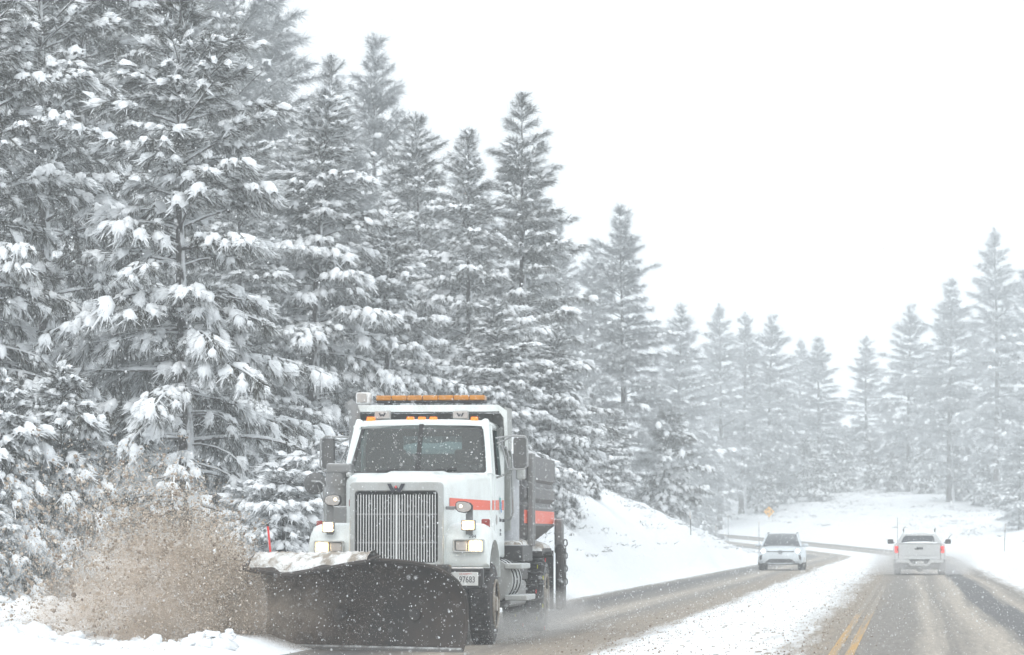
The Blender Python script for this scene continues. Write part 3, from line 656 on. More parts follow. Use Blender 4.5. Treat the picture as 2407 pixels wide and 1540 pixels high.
for px, d, top, vr, lab in [
    (1600, 215, 720, 'farC', 'faint pine just past the large grey one where the road bends'),
    (1695, 262, 714, 'farB', 'faint pointed pine, taller of the pair with bare grey trunks'),
    (1745, 268, 733, 'farB', 'faint pointed pine, shorter of the pair with bare grey trunks'),
    (1812, 275, 745, 'farC', 'faint broad pine straight above the oncoming car'),
    (1880, 320, 795, 'farB', 'faintest thin pine in the gap right of the one above the car'),
    (1925, 285, 793, 'far', 'faint pine, last before the white gap over the bend'),
    (2046, 300, 788, 'farB', 'faint pine, first after the white gap over the bend'),
    (2140, 285, 720, 'farC', 'faint pine rising behind the pickup'),
    (2235, 268, 656, 'far', 'hazy pine with stout crown beside the tallest hazy one'),
    (2345, 258, 536, 'farB', 'tallest hazy pine on the bank beyond the pickup'),
    (2420, 262, 640, 'farC', 'hazy pine at the picture side beyond the tallest one'),
    (2290, 300, 760, 'far', 'faint pine showing between two hazy taller ones')]:
    plant(vr, px, d, top, wide=1.15, label=lab, group=G_FAR)
for px, d in [(1640, 290), (1670, 330), (1780, 320), (1850, 300), (1970, 330), (1990, 300), (2090, 330), (2190, 320), (2380, 300), (1560, 240), (1540, 190), (1720, 350), (1900, 350), (2010, 360), (2130, 350), (2260, 350), (2330, 340), (2440, 330), (1590, 300), (1655, 250), (2400, 235)]:
    plant(rd.choice(('far', 'farC', 'farC')), px, d, height=rd.uniform(5, 7.5) if 1940 < px < 2030 else rd.uniform(7, 13.5), wide=rd.uniform(1.0, 1.4), label='faint grey filler pine of the far wood behind ' + behind(px, FAR_N), group='far filling pines')
for px, d, hh in [(1660, 262, 3.0), (1765, 272, 4.2), (1800, 268, 3.6), (1835, 276, 4.5), (1890, 280, 5.2), (1925, 274, 4.0), (1975, 284, 4.6), (2050, 290, 4.4), (2100, 285, 3.5), (2180, 280, 4.2), (2260, 270, 4.4), (2310, 262, 3.6), (2400, 245, 4.5), (1730, 280, 3.5)]:
    plant('bushy', px, d, height=hh, wide=1.05, label='small snow-dusted young pine at the wood edge, beyond ' + behind(px, FAR_N), group='young pines at the far wood edge', name='young_pine')

# brush poking through the snow on both banks
def brush():
    rs = np.random.RandomState(8); C = []
    for n_, (xa, xb, ya, yb), sz in ((1500, (14, 60, 150, 300), 0.30), (700, (0, 16, 80, 190), 0.15), (60, (15, 30, 60, 130), 0.14)):
        X = rs.uniform(xa, xb, n_ * 4); Y = rs.uniform(ya, yb, n_ * 4); s, t = road_st(X, Y)
        ok = (t > 8) if xa > 10 else (t < -7.9)
        ok &= vnoise(X * 0.3, Y * 0.2) > 0.30
        X, Y = X[ok][:n_], Y[ok][:n_]; C += [(x, y, sz) for x, y in zip(X, Y)]
    C = np.array(C); Z = ground(C[:, 0], C[:, 1]); V_, F_ = [], []
    rep = 9
    P = np.repeat(np.stack([C[:, 0], C[:, 1], Z - 0.03], -1), rep, 0); SZ = np.repeat(C[:, 2], rep)[:, None]
    P = P + rs.normal(size=P.shape) * np.array([1.3, 0.8, 0.0]) * SZ
    d = rs.normal(size=P.shape) * np.array([0.9, 0.9, 0.25]) + np.array([0, 0, 0.55]); tip = P + d * SZ * 0.9
    w = np.cross(d, rs.normal(size=P.shape)); w /= np.linalg.norm(w, axis=1, keepdims=True); w *= SZ * 0.10
    Vv = np.stack([P + w, P - w, tip], 1).reshape(-1, 3)
    o = np_mesh('bank_brush', Vv, np.arange(len(Vv)).reshape(-1, 3), 'brush'); tag(o, 'dry grey brush poking through the snow on the road banks', 'brush', kind='stuff')
brush()

# lumps of ploughed snow along the near edge
def lumps():
    rs = np.random.RandomState(3); bm = bmesh.new(); bmesh.ops.create_icosphere(bm, subdivisions=2, radius=1)
    tv = np.array([v.co[:] for v in bm.verts]); tf = np.array([[v.index for v in f.verts] for f in bm.faces]); bm.free()
    N = 900; Y = rs.uniform(37.5, 60, N); kx = (rs.uniform(-60, 560, N) - CX) / F; X = kx * Y
    s, t = road_st(X, Y); ok = (t < -6.6); X, Y = X[ok], Y[ok]; N = len(X)
    Z = ground(X, Y); sz = np.exp(rs.normal(-3.0, 0.5, N)).clip(0.025, 0.17)
    Vv = tv[None] * (1 + rs.uniform(-0.38, 0.38, (N, len(tv), 1))) * (sz[:, None, None] * rs.uniform(0.7, 1.3, (N, 1, 3)) * np.array([1.25, 1.25, 0.8])) + np.stack([X, Y, Z + sz * 0.25], -1)[:, None]
    Ff = tf[None] + (np.arange(N) * len(tv))[:, None, None]
    o = np_mesh('snow_lumps', Vv.reshape(-1, 3), Ff.reshape(-1, 3), 'snow', smooth=True); tag(o, 'lumps of thrown snow heaped along the road edge', 'snow', kind='stuff')
lumps()

# ---------------------------------------------------------------- the snowplow truck
TX, TY, YAW = -1.502, 42.2, RAD(6.3)
tc_, ts_ = math.cos(YAW), math.sin(YAW)
truck = empty('snowplow_truck', (TX, TY, 0.012), -YAW)
tag(truck, 'white snowplow dump truck with a dark curved front blade and lit headlamps', 'truck')
def TL(px, py, y):
    kx, kz = ray(px, py)
    x = (kx * (TY + y * tc_) - TX - y * ts_) / (tc_ + kx * ts_)
    Y = TY - x * ts_ + y * tc_
    return Vector((x, y, CAMH + kz * Y - 0.012))
def bx(name, m, p0, p1, y0, y1, parent=truck, bevel=0.012):
    """box from two picture corners at front depth y0"""
    a, b = TL(*p0, y0), TL(*p1, y0)
    return MB().box(min(a.x, b.x), max(a.x, b.x), y0, y1, min(a.z, b.z), max(a.z, b.z)).build(name, m, parent, bevel=bevel)

# chassis
MB().box(-0.45, 0.45, 0.3, 8.9, 0.72, 1.02).build('chassis_frame', 'black', truck, bevel=0.02)
MB().box(-0.95, 0.95, 0.7, 0.86, 0.45, 0.62).build('front_axle', 'black', truck, bevel=0.02)
MB().box(-0.95, 0.95, 6.9, 7.1, 0.42, 0.64).build('rear_axle', 'black', truck, bevel=0.02)
MB().box(-0.6, 0.6, 0.12, 1.9, 0.6, 1.25).build('engine_block', 'dark', truck, bevel=0.03)
MB().box(-0.5, 0.62, 2.0, 6.0, 0.55, 0.95).build('underbody', 'black', truck, bevel=0.03)
# hood
def hood():
    rings = []
    for y, w, zt, zb_ in ((0.02, .605, 2.135, 1.02), (0.12, .625, 2.165, 1.02), (0.5, .68, 2.19, 1.1), (1.0, .79, 2.225, 1.2), (1.5, .905, 2.255, 1.2), (1.95, 1.005, 2.275, 1.2)):
        r = 0.13; half = [(w, zb_), (w, zt - r - 0.5), (w - 0.003, zt - r)]
        for a in (25, 50, 75): half.append((w - r + r * math.cos(RAD(a)), zt - r + r * math.sin(RAD(a))))
        k_ = 0.0 if y < .05 else (.4 if y < .2 else 1.0); half += [(w - r - 0.06, zt), (w * 0.42, zt + 0.012 * k_), (w * 0.36, zt + 0.035 * k_)]
        rings.append([(-x, y, z) for x, z in half] + [(x, y, z) for x, z in reversed(half)])
    b = MB().loft(rings, closed=False); return b.build('hood', 'white', truck, 28)
hd = hood()
# grille
def ring_poly(out, inn, y0, y1):
    b = MB(); n = len(out)
    for y, rv in ((y0, 0), (y1, 1)):
        pass
    vs = [(p[0], y0, p[1]) for p in out] + [(p[0], y0, p[1]) for p in inn] + [(p[0], y1, p[1]) for p in out] + [(p[0], y1, p[1]) for p in inn]
    fs = []
    for i in range(n):
        j = (i + 1) % n
        fs += [(i, j, n + j, n + i), (2 * n + i, 3 * n + i, 3 * n + j, 2 * n + j), (i, 2 * n + i, 2 * n + j, j), (n + i, n + j, 3 * n + j, 3 * n + i)]
    return b.add(vs, fs)
zc, hh = (1.0 + 2.135) / 2, (2.135 - 1.0) / 2
outer = [(x, z + zc) for x, z in rrect(0.615, hh, 0.075)]
zi = (1.08 + 2.01) / 2; inner = [(x, z + zi) for x, z in rrect(0.545, (2.01 - 1.08) / 2, 0.05)]
ring_poly(outer, inner, -0.05, 0.06).build('grille_surround', 'shell', truck, bevel=0.012)
gril = MB().box(-0.56, 0.56, 0.03, 0.05, 1.05, 2.03).build('grille_mesh', 'dark', truck)
bar_me = None
for i in range(-14, 15):
    if i == 0:
        MB().box(-0.012, 0.012, -0.022, -0.004, 1.09, 1.965).build('grille_bar', 'bar', gril, bevel=0.003); continue
    if bar_me is None:
        o = MB().box(-0.0045, 0.0045, -0.018, -0.004, 1.09, 1.965).build('grille_bar', 'bar', gril); bar_me = o.data
    else:
        o = bpy.data.objects.new('grille_bar', bar_me); COL.objects.link(o); o.parent = gril
    o.location.x = i * 0.0363
for z in (1.33, 1.7): MB().box(-0.53, 0.53, 0.0, 0.03, z, z + 0.02).build('grille_rail', 'steel', gril)
# winged badge with a small star
bz = TL(933, 1147, -0.06).z
wing = [(-.115, .055), (-.07, .055), (-.035, -.012), (0, .03), (.035, -.012), (.07, .055), (.115, .055), (.06, -.055), (.028, -.055), (0, -.02), (-.028, -.055), (-.06, -.055)]
bd = MB().prism([(x, z + bz) for x, z in wing], 'y', -0.085, -0.055).build('hood_badge', 'ink', truck)
st = []
for k in range(10): a = RAD(90 + 36 * k); r = 0.024 if k % 2 == 0 else 0.01; st.append((r * math.cos(a), bz + 0.012 + r * math.sin(a)))
MB().prism(st, 'y', -0.092, -0.086).build('badge_star', 'redrod', bd)
# fenders
def fender(sg):
    Oc = [(0.16, 1.03), (0.13, 1.10), (0.12, 1.25), (0.13, 1.38), (0.19, 1.49), (0.34, 1.57), (0.56, 1.60), (0.8, 1.60), (1.05, 1.56), (1.26, 1.46), (1.42, 1.30), (1.50, 1.10), (1.52, 0.95)]
    rings = []
    for k, (y, z) in enumerate(Oc):
        a = math.pi * (1 - k / (len(Oc) - 1)); ay, az = 0.80 + 0.62 * math.cos(a), 0.88 + 0.50 * math.sin(a)
        if k == 0: ay, az = 0.30, 1.02
        L_ = lambda f: (y + (ay - y) * f, z + (az - z) * f)
        rg = [(0.60, *L_(0)), (0.95, *L_(0)), (1.08, *L_(0.04)), (1.15, *L_(0.16)), (1.19, *L_(0.45)), (1.205, *L_(0.8)), (1.205, *L_(1)), (1.15, *L_(1)), (0.60, *L_(0.95))]
        rings.append([(sg * p[0] - 0.01, p[1], p[2]) for p in rg])
    b = MB().loft(rings); return b.build('fender', 'white', truck, 40)
fr, fl = fender(1), fender(-1)
# headlamps: housing, lit lamp on the outside, dead lamp inside
for (x0, x1, l0, l1, y0p, y1p, d0_, d1_) in ((1065, 1138, 1101, 1133, 1267, 1299, 1071, 1098), (739, 809, 742, 772, 1271, 1301, 776, 803)):
    yf = 0.105; a, b = TL(x0, y0p, yf), TL(x1, y1p, yf)
    cx, cz, w, h = (a.x + b.x) / 2, (a.z + b.z) / 2, abs(b.x - a.x) / 2, abs(a.z - b.z) / 2
    out = [(x + cx, z + cz) for x, z in rrect(w, h, 0.025)]; inn = [(x + cx, z + cz) for x, z in rrect(w - 0.022, h - 0.02, 0.015)]
    hl = ring_poly(out, inn, yf - 0.055, yf + 0.06).build('headlamp', 'shell', truck, bevel=0.005)
    MB().box(cx - w + .01, cx + w - .01, yf - 0.005, yf + 0.04, cz - h + .01, cz + h - .01).build('lamp_housing', 'steel', hl)
    bx('lamp_lens', 'lamp', (l0 + 3, y0p + 7), (l1 - 3, y1p - 7), yf - 0.05, yf - 0.041, hl, 0.004)
    bx('lens_glow', 'lampwarm', (l0, y0p + 4), (l1, y1p - 4), yf - 0.04, yf - 0.01, hl, 0.01)
    bx('lamp_lens', 'lampdim', (d0_, y0p + 5), (d1_, y1p - 5), yf - 0.035, yf - 0.01, hl, 0.01)
# plow lamps on brackets, turn pods, red side markers
for sd, (a, b), pole in ((1, ((1084, 1222), (1117, 1247)), (1104, 1118)), (-1, ((757, 1226), (785, 1252)), (767, 785))):
    yf = 0.02; p0, p1 = TL(*a, yf), TL(*b, yf)
    pl = MB().box(p0.x, p1.x, yf, yf + 0.09, p1.z, p0.z).build('plow_lamp', 'steel', truck, bevel=0.012)
    MB().box(p0.x + .012, p1.x - .012, yf - 0.006, yf - 0.002, p1.z + .012, p0.z - .012).build('lens_glow', 'lampwarm', pl)
    MB().box(p0.x + .026, p1.x - .026, yf - 0.012, yf - 0.007, p1.z + .026, p0.z - .026).build('lamp_lens', 'lamp', pl)
    for k in range(3):
        z = p1.z + .016 + (p0.z - p1.z - .032) * (k + 1) / 4; MB().box(p0.x + .01, p1.x - .01, yf - 0.016, yf - 0.013, z - .003, z + .003).build('lamp_rib', 'lampdim', pl)
for poly, px0, bulb in (([(1070, 1183), (1076, 1178), (1090, 1178), (1104, 1182), (1110, 1189), (1109, 1197), (1103, 1203), (1090, 1206), (1076, 1203), (1071, 1196)], 1103, (1083, 1190)),
                        ([(761, 1176), (764, 1168), (773, 1164), (788, 1163), (797, 1164), (800, 1170), (800, 1181), (796, 1188), (784, 1190), (770, 1188), (763, 1183)], 776, (788, 1174))):
    yf = 0.04; pts = [TL(x, y, yf) for x, y in poly]; c = sum((p for p in pts), Vector()) / len(pts)
    tp = MB().prism([(p.x, p.z) for p in pts], 'y', yf, yf + 0.12).build('signal_pod', 'dark', truck, bevel=0.015)
    MB().prism([(c.x + (p.x - c.x) * .9, c.z + (p.z - c.z) * .88) for p in pts], 'y', yf - 0.012, yf - 0.001).build('lamp_lens', 'lampdim', tp, bevel=0.006)
    q = TL(*bulb, yf - 0.02); MB().cyl((q.x, yf - 0.017, q.z), (q.x, yf - 0.013, q.z), 0.022).build('bulb', 'bulb', tp)
    # bracket post
    f0 = TL(px0, 1205 if px0 > 1000 else 1190, yf + 0.1); g0 = TL(px0, 1262 if px0 > 1000 else 1262, yf + 0.1)
    br = MB().box(f0.x - 0.05, f0.x + 0.045, yf + 0.125, yf + 0.145, g0.z, f0.z + (0.10 if px0 > 1000 else 0.02)).build('lamp_bracket', 'steel', truck, bevel=0.006)
bx('lamp_arm', 'steel', (1047, 1190), (1072, 1198), 0.1, 0.12)
bx('side_marker', 'red', (1131, 1220), (1151, 1241), 0.55, 0.62, bevel=0.02)
bx('side_marker', 'red', (743, 1224), (758, 1246), 0.5, 0.57, bevel=0.02)
bx('hood_marker', 'red', (820, 1174), (825, 1191), 0.2, 0.26)
# bumper and number plate
bmp = MB().box(-1.16, 1.16, -0.22, -0.08, 0.74, 1.02).build('bumper', 'snowblack', truck, bevel=0.03)
a, b = TL(1060, 1345, -0.235), TL(1124, 1377, -0.235)
pxc, pzc = (a.x + b.x) / 2, (a.z + b.z) / 2
plate = MB().box(a.x, b.x, -0.236, -0.226, b.z, a.z).build('number_plate', 'plate', truck, bevel=0.004)
p = TL(1098, 1363, -0.24); text_obj('plate_number', '97683', 0.115, 'ink', plate, Matrix.Translation((p.x + .0, -0.2385, p.z)) @ FRONT, 0.001, 0.74)
p = TL(1098, 1349.5, -0.24); text_obj('plate_heading', 'CA EXEMPT', 0.032, 'redink', plate, Matrix.Translation((p.x - .02, -0.2385, p.z)) @ FRONT, 0.001)
p = TL(1110, 1261, 0.1); text_obj('unit_number', '294', 0.062, 'ink', fr, Matrix.Translation((p.x, 0.117, p.z - .002)) @ FRONT, 0.002, 1.1)
# wheels
def wheel(x0, x1, y, r, parent, rim='rim', side=1, name='wheel', zc_=None):
    z = zc_ or r; w = empty(name, (0, 0, 0)); w.parent = parent
    prof = [(0.60, 0), (0.86, 0.0), (0.96, 0.04), (1.0, 0.12), (1.0, 0.5), (1.0, 0.88), (0.96, 0.96), (0.86, 1.0), (0.60, 1.0)]
    n = 36; rings = []
    for k in range(n):
        a = 2 * math.pi * k / n; rings.append([(x0 + (x1 - x0) * f, y + r * q * math.cos(a), z + r * q * math.sin(a)) for q, f in prof])
    b = MB(); m_ = len(prof); vs = [p for rg in rings for p in rg]; fs = []
    for k in range(n):
        j = (k + 1) % n
        for i in range(m_ - 1): fs.append((k * m_ + i, k * m_ + i + 1, j * m_ + i + 1, j * m_ + i))
    t = b.add(vs, fs)
    for k in range(48):                                             # tread blocks
        a = 2 * math.pi * k / 48
        for f0, f1 in ((0.14, 0.3), (0.36, 0.64), (0.7, 0.86)):
            a1 = a + (0.045 if f0 == 0.36 else 0); xx0, xx1 = x0 + (x1 - x0) * f0, x0 + (x1 - x0) * f1
            q = []
            for rr in (r * 0.995, r * 1.018):
                for aa in (a1 - 0.042, a1 + 0.042):
                    for xx in (xx0, xx1): q.append((xx, y + rr * math.cos(aa), z + rr * math.sin(aa)))
            t.add(q, [(4, 5, 7, 6), (0, 1, 5, 4), (2, 6, 7, 3), (0, 4, 6, 2), (1, 3, 7, 5)])
    t.build('tyre', 'rubber', w, 30)
    xo = x1 if side > 0 else x0; inn = xo - side * 0.07
    b = MB().cyl((x0 + .02, y, z), (x1 - .02, y, z), r * 0.60, n=32, caps=False)
    b.cyl((inn, y, z), (inn - side * 0.02, y, z), r * 0.59, n=32)
    b.cyl((inn, y, z), (xo + side * 0.03, y, z), r * 0.24, r * 0.18, n=20)
    for k in range(10):
        a = 2 * math.pi * k / 10; c = (y + r * 0.36 * math.cos(a), z + r * 0.36 * math.sin(a)); b.cyl((inn, *c), (inn + side * 0.035, *c), 0.016, n=6)
    rg = [(xo + side * 0.012, y + r * 0.595 * math.cos(2 * math.pi * k / 32), z + r * 0.595 * math.sin(2 * math.pi * k / 32)) for k in range(32)]
    b.tube(rg, 0.016, 6, closed=True)
    b.build('rim', rim, w, 40)
    return w
wheel(0.90, 1.20, 0.80, 0.53, truck); wheel(-1.20, -0.90, 0.80, 0.53, truck, side=-1)
for x0, x1, sd in ((0.66, 0.93, 1), (0.97, 1.25, 1), (-0.93, -0.66, -1), (-1.25, -0.97, -1)):
    w = wheel(x0, x1, 7.0, 0.53, truck, side=sd)
    if sd > 0:                                                      # snow chain: side rings and cross links
        ch = MB()
        for xx in (x0 - 0.01, x1 + 0.01): ch.tube([(xx, 7 + 0.47 * math.cos(2 * math.pi * k / 40), 0.53 + 0.47 * math.sin(2 * math.pi * k / 40)) for k in range(40)], 0.011, 5, closed=True)
        for k in range(16):
            a = 2 * math.pi * k / 16; pts = []
            for i in range(6):
                f = i / 5; rr = 0.47 if i in (0, 5) else 0.555; aa = a + 0.12 * math.sin(f * math.pi)
                pts.append((x0 - 0.015 + (x1 - x0 + 0.03) * f, 7 + rr * math.cos(aa), 0.53 + rr * math.sin(aa)))
            ch.tube(pts, 0.011, 5)
        ch.build('tyre_chain', 'chain', w)
        for k in range(9):
            a = RAD(100 + 22 * k + (7 if x0 > .9 else 0)); c = Vector((x1 + 0.012 - (0.1 if k % 2 else 0), 7 + 0.56 * math.cos(a), 0.53 + 0.56 * math.sin(a)))
            MB().box(c.x - .007, c.x + .007, c.y - .007, c.y + .007, c.z - .028, c.z + .028).build('chain_tag', 'redrod' if k % 3 == 0 else 'yellowlink', w)
# cab: shell of separate panels so that it is hollow
CAB0, CAB1 = 1.98, 3.5
for sg in (1, -1):
    dz0 = 1.12
    MB().prism([(CAB0 - 0.03, dz0 + .05), (2.24, dz0 + .02), (2.24, 2.31), (CAB0 - 0.03, 2.31)], 'x', sg * 0.93, sg * 1.02).build('cowl_side', 'cabwhite', truck, bevel=0.02)
    d_ = MB().box(min(sg * .97, sg * 1.03), max(sg * .97, sg * 1.03), 2.25, 3.32, 1.14, 2.27).build('door', 'cabwhite', truck, bevel=0.02)
    MB().box(min(sg * .95, sg * 1.02), max(sg * .95, sg * 1.02), 3.335, CAB1, 1.12, 2.95).build('rear_corner', 'cabwhite', truck, bevel=0.03)
    # window frame bars of the door (leaning in towards the roof)
    fw = MB(); 
    for y0, y1, w_ in ((2.27, 2.46, .035), (3.27, 3.27, .04)):
        fw.tube([(sg * 1.0, y0, 2.25), (sg * .93, y1, 2.93)], w_, 6)
    fw.tube([(sg * .93, 2.44, 2.93), (sg * .93, 3.29, 2.93)], .04, 6)
    fw.build('window_frame', 'cabwhite', d_)
    mesh_obj('side_window', [(sg * 1.0, 2.29, 2.27), (sg * 1.0, 3.25, 2.27), (sg * .935, 3.25, 2.9), (sg * .935, 2.46, 2.9)], [(0, 1, 2, 3)], 'glass', d_)
    MB().box(min(sg * 1.03, sg * 1.05), max(sg * 1.03, sg * 1.05), 3.12, 3.24, 1.62, 1.66).build('door_handle', 'dark', d_)
    # A pillar
    MB().tube([(sg * .985, 1.97, 2.26), (sg * .965, 2.06, 2.42), (sg * .895, 2.36, 2.93), (sg * .87, 2.42, 3.0)], [0.05, 0.045, 0.045, 0.06], 8).build('pillar', 'cabwhite', truck)
def cab_roof():
    rings = []
    for y, w, z1 in ((2.30, .84, 2.975), (2.36, .89, 3.0), (2.5, .93, 3.018), (2.9, .95, 3.025), (3.4, .95, 3.02), (3.5, .92, 3.0)):
        r = 0.09; half = [(0, 2.95), (w * .8, 2.94), (w, 2.93), (w + .005, z1 - .08), (w - .03, z1 - .03), (w - .1, z1), (w * .5, z1 + .015), (0, z1 + .02)]
        rings.append([(x, y, z) for x, z in half] + [(-x, y, z) for x, z in reversed(half[1:-1])])
    return MB().loft(rings).build('roof', 'cabwhite', truck, 40)
cab_roof()
rw = MB().box(-.95, .95, CAB1 - .05, CAB1, 1.14, 2.38).box(-.95, .95, CAB1 - .05, CAB1, 2.83, 2.98).box(-.95, -.42, CAB1 - .048, CAB1 - .002, 2.38, 2.83).box(.42, .95, CAB1 - .048, CAB1 - .002, 2.38, 2.83).build('rear_wall', 'interior', truck)
mesh_obj('rear_window', [(-.42, CAB1 - .02, 2.38), (.42, CAB1 - .02, 2.38), (.42, CAB1 - .02, 2.83), (-.42, CAB1 - .02, 2.83)], [(0, 1, 2, 3)], 'glass', truck)
MB().box(-.95, .95, 1.97, CAB1 - .05, 1.14, 1.2).build('cab_floor', 'interior', truck)
MB().prism([(1.97, 2.27), (2.45, 2.30), (2.42, 1.9), (1.99, 1.9)], 'x', -.94, .94).build('dashboard', 'interior', truck, bevel=0.02)
MB().box(-.97, .97, 1.93, 1.985, 1.9, 2.285).build('cowl', 'white', truck, bevel=0.02)
for sx in (.48, -.48):
    se = MB().box(sx - .27, sx + .27, 2.8, 3.25, 1.6, 1.75).build('seat', 'greycloth', truck, bevel=0.04)
    MB().box(sx - .25, sx + .25, 3.18, 3.3, 1.75, 2.42).build('backrest', 'greycloth', se, bevel=0.05)
    MB().box(sx - .14, sx + .14, 3.19, 3.28, 2.46, 2.64).build('headrest', 'greycloth', se, bevel=0.04)
MB().tube([(.48 + .22 * math.cos(2 * math.pi * k / 24), 2.58 + .07 * math.sin(2 * math.pi * k / 24), 2.22 + .21 * math.sin(2 * math.pi * k / 24)) for k in range(24)], .016, 6, closed=True).build('steering_wheel', 'dark', truck)
# windscreen with rubber frame and centre bar
wb = [(-.945, 1.955, 2.30), (.955, 1.955, 2.30)]; wt = [(-.80, 2.345, 2.955), (.83, 2.345, 2.955)]
c0, c1 = Vector((-.955, 1.965, 2.27)), Vector((.965, 1.965, 2.27)); c2, c3 = Vector((.845, 2.35, 2.965)), Vector((-.82, 2.35, 2.965))
def ws(u, v, off=0):
    a = c0.lerp(c1, u); b = c3.lerp(c2, u); p = a.lerp(b, v); bow = 0.05 * (1 - (2 * u - 1) ** 2)
    return Vector((p.x, p.y - bow - off, p.z + off * .5))
def ws_round(n=6, ru=.06, rv=.13, ins=0.0):
    out = []
    for cu, cv, a0 in ((1 - ru, 1 - rv, 0), (ru, 1 - rv, 90), (ru, rv, 180), (1 - ru, rv, 270)):
        for i in range(n + 1): a = RAD(a0 + 90 * i / n); out.append((cu + ru * math.cos(a), cv + rv * math.sin(a)))
    return [(.5 + (u - .5) * (1 - ins), .5 + (v - .5) * (1 - ins * 1.6)) for u, v in out]
gv, gf = [], []
NU, NV = 16, 6
o_ = [[ws(.012 + .976 * i / NU, .02 + .96 * j / NV, -.004) for i in range(NU + 1)] for j in range(NV + 1)]
gv = [p for r in o_ for p in r]; gf = [(j * (NU + 1) + i, j * (NU + 1) + i + 1, (j + 1) * (NU + 1) + i + 1, (j + 1) * (NU + 1) + i) for j in range(NV) for i in range(NU)]
wsg = mesh_obj('windscreen', gv, gf, 'glass', truck, 30)
ow, iw = ws_round(), ws_round(ins=.05)
def fill_edge(poly):
    out = []
    for u, v in poly:
        s = max(abs(u - .5), abs(v - .5)) * 2; out.append((.5 + (u - .5) / s * 1.0, .5 + (v - .5) / s * 1.0))
    return out
n_ = len(ow); vs = [ws(*q, 0.004) for q in ow] + [ws(*q, 0.006) for q in iw]
mesh_obj('windscreen_seal', vs, [(i, (i + 1) % n_, n_ + (i + 1) % n_, n_ + i) for i in range(n_)], 'dark', wsg)
fe = fill_edge(ow); vs = [ws(*q, 0.0) for q in ow] + [ws(.5 + (u - .5) * 1.035, .5 + (v - .5) * 1.05, -0.004) for u, v in fe]
mesh_obj('windscreen_surround', vs, [(i, (i + 1) % n_, n_ + (i + 1) % n_, n_ + i) for i in range(n_)], 'cabwhite', truck)
mesh_obj('centre_bar', [ws(.478, .01, .008), ws(.515, .01, .008), ws(.515, .99, .008), ws(.478, .99, .008)], [(0, 1, 2, 3)], 'dark', wsg)
for (u0, v0, u1, v1) in ((.2, .03, .36, .08), (.55, .03, .78, .10)):
    MB().tube([ws(u0, v0, .025), ws(u1, v1, .025)], .012, 5).build('wiper', 'dark', wsg)
# frost and snow caught in the windscreen corner
# roof lamps and horns
for px0, px1 in ((861, 881), (955, 973), (982, 1000), (1009, 1027), (1106, 1123)):
    a, b = TL(px0, 980, 2.45), TL(px1, 991, 2.45)
    r_ = MB().box(a.x - .005, b.x + .005, 2.44, 2.54, b.z - .03, b.z).build('roof_marker', 'shell', truck, bevel=0.008)
    MB().loft([[(x + (a.x + b.x) / 2, y + 2.49, b.z + .001) for x, y in rrect((b.x - a.x) / 2, .05, .02)], [(x * .9 + (a.x + b.x) / 2, y * .9 + 2.49, a.z) for x, y in rrect((b.x - a.x) / 2, .05, .02)]]).build('lens', 'amberlit', r_, 40)
for px0, px1 in ((880, 917), (1064, 1100)):
    a, b = TL(px0, 965, 2.6), TL(px1, 985, 2.6)
    sp_ = MB().box(a.x, b.x, 2.6, 2.72, b.z, a.z).build('spot_lamp', 'shell', truck, bevel=0.014)
    MB().box(a.x + .015, b.x - .015, 2.59, 2.598, b.z + .015, a.z - .015).build('lens', 'lampdim', sp_)
    MB().box((a.x + b.x) / 2 - .03, (a.x + b.x) / 2 + .03, 2.63, 2.68, b.z - .05, b.z).build('foot', 'steel', sp_)
    cx_, cz_ = (a.x + b.x) / 2, (a.z + b.z) / 2
    MB().prism([(cx_ + x * .45, cz_ + z * .45) for x, z in wing], 'y', 2.583, 2.589).build('lens_emblem', 'ink', sp_)
# headboard with canopy over the cab
hb0, hb1 = TL(831, 955, 2.95), TL(1187, 955, 2.95)
zt = hb0.z
hbd = MB().box(hb0.x, hb1.x, 3.66, 3.72, 1.5, 2.3).box(hb0.x, hb1.x, 3.66, 3.72, 2.98, zt - .08).box(hb0.x, -.5, 3.661, 3.719, 2.3, 2.98).box(.5, hb1.x, 3.661, 3.719, 2.3, 2.98).build('headboard', 'shield', truck, bevel=0.01)
MB().prism([(2.95, zt - .002), (3.75, zt - .03), (3.75, zt - .07), (2.95, zt - .04)], 'x', hb0.x + .02, hb1.x - .1).build('canopy_plate', 'shield', hbd)
MB().box(hb0.x, hb1.x - .09, 2.93, 2.96, zt - .085, zt + .012).build('canopy_lip', 'white', hbd, bevel=0.008)
MB().prism([(hb1.x - .092, zt + .012), (hb1.x - .092, zt - .07), (hb1.x - .02, zt - .17), (hb1.x, zt - .6), (hb1.x + .04, zt - .6), (hb1.x + .03, zt - .075)], 'y', 2.925, 2.955).build('canopy_corner', 'white', hbd, bevel=0.005)
MB().prism([(2.94, zt - .02), (2.94, zt - .5), (3.2, zt - .62), (3.7, zt - .62), (3.7, zt - .02)], 'x', hb1.x - .01, hb1.x + .012).build('canopy_side', 'shield', hbd)
MB().prism([(2.94, zt - .02), (2.94, zt - .3), (3.7, zt - .62), (3.7, zt - .02)], 'x', hb0.x - .012, hb0.x + .01).build('canopy_side', 'shield', hbd)
for px in (862, 1150):
    q = TL(px, 975, 3.6); MB().box(q.x - .025, q.x + .025, 3.60, 3.66, 2.6, zt - .1).build('headboard_rib', 'shield', hbd)
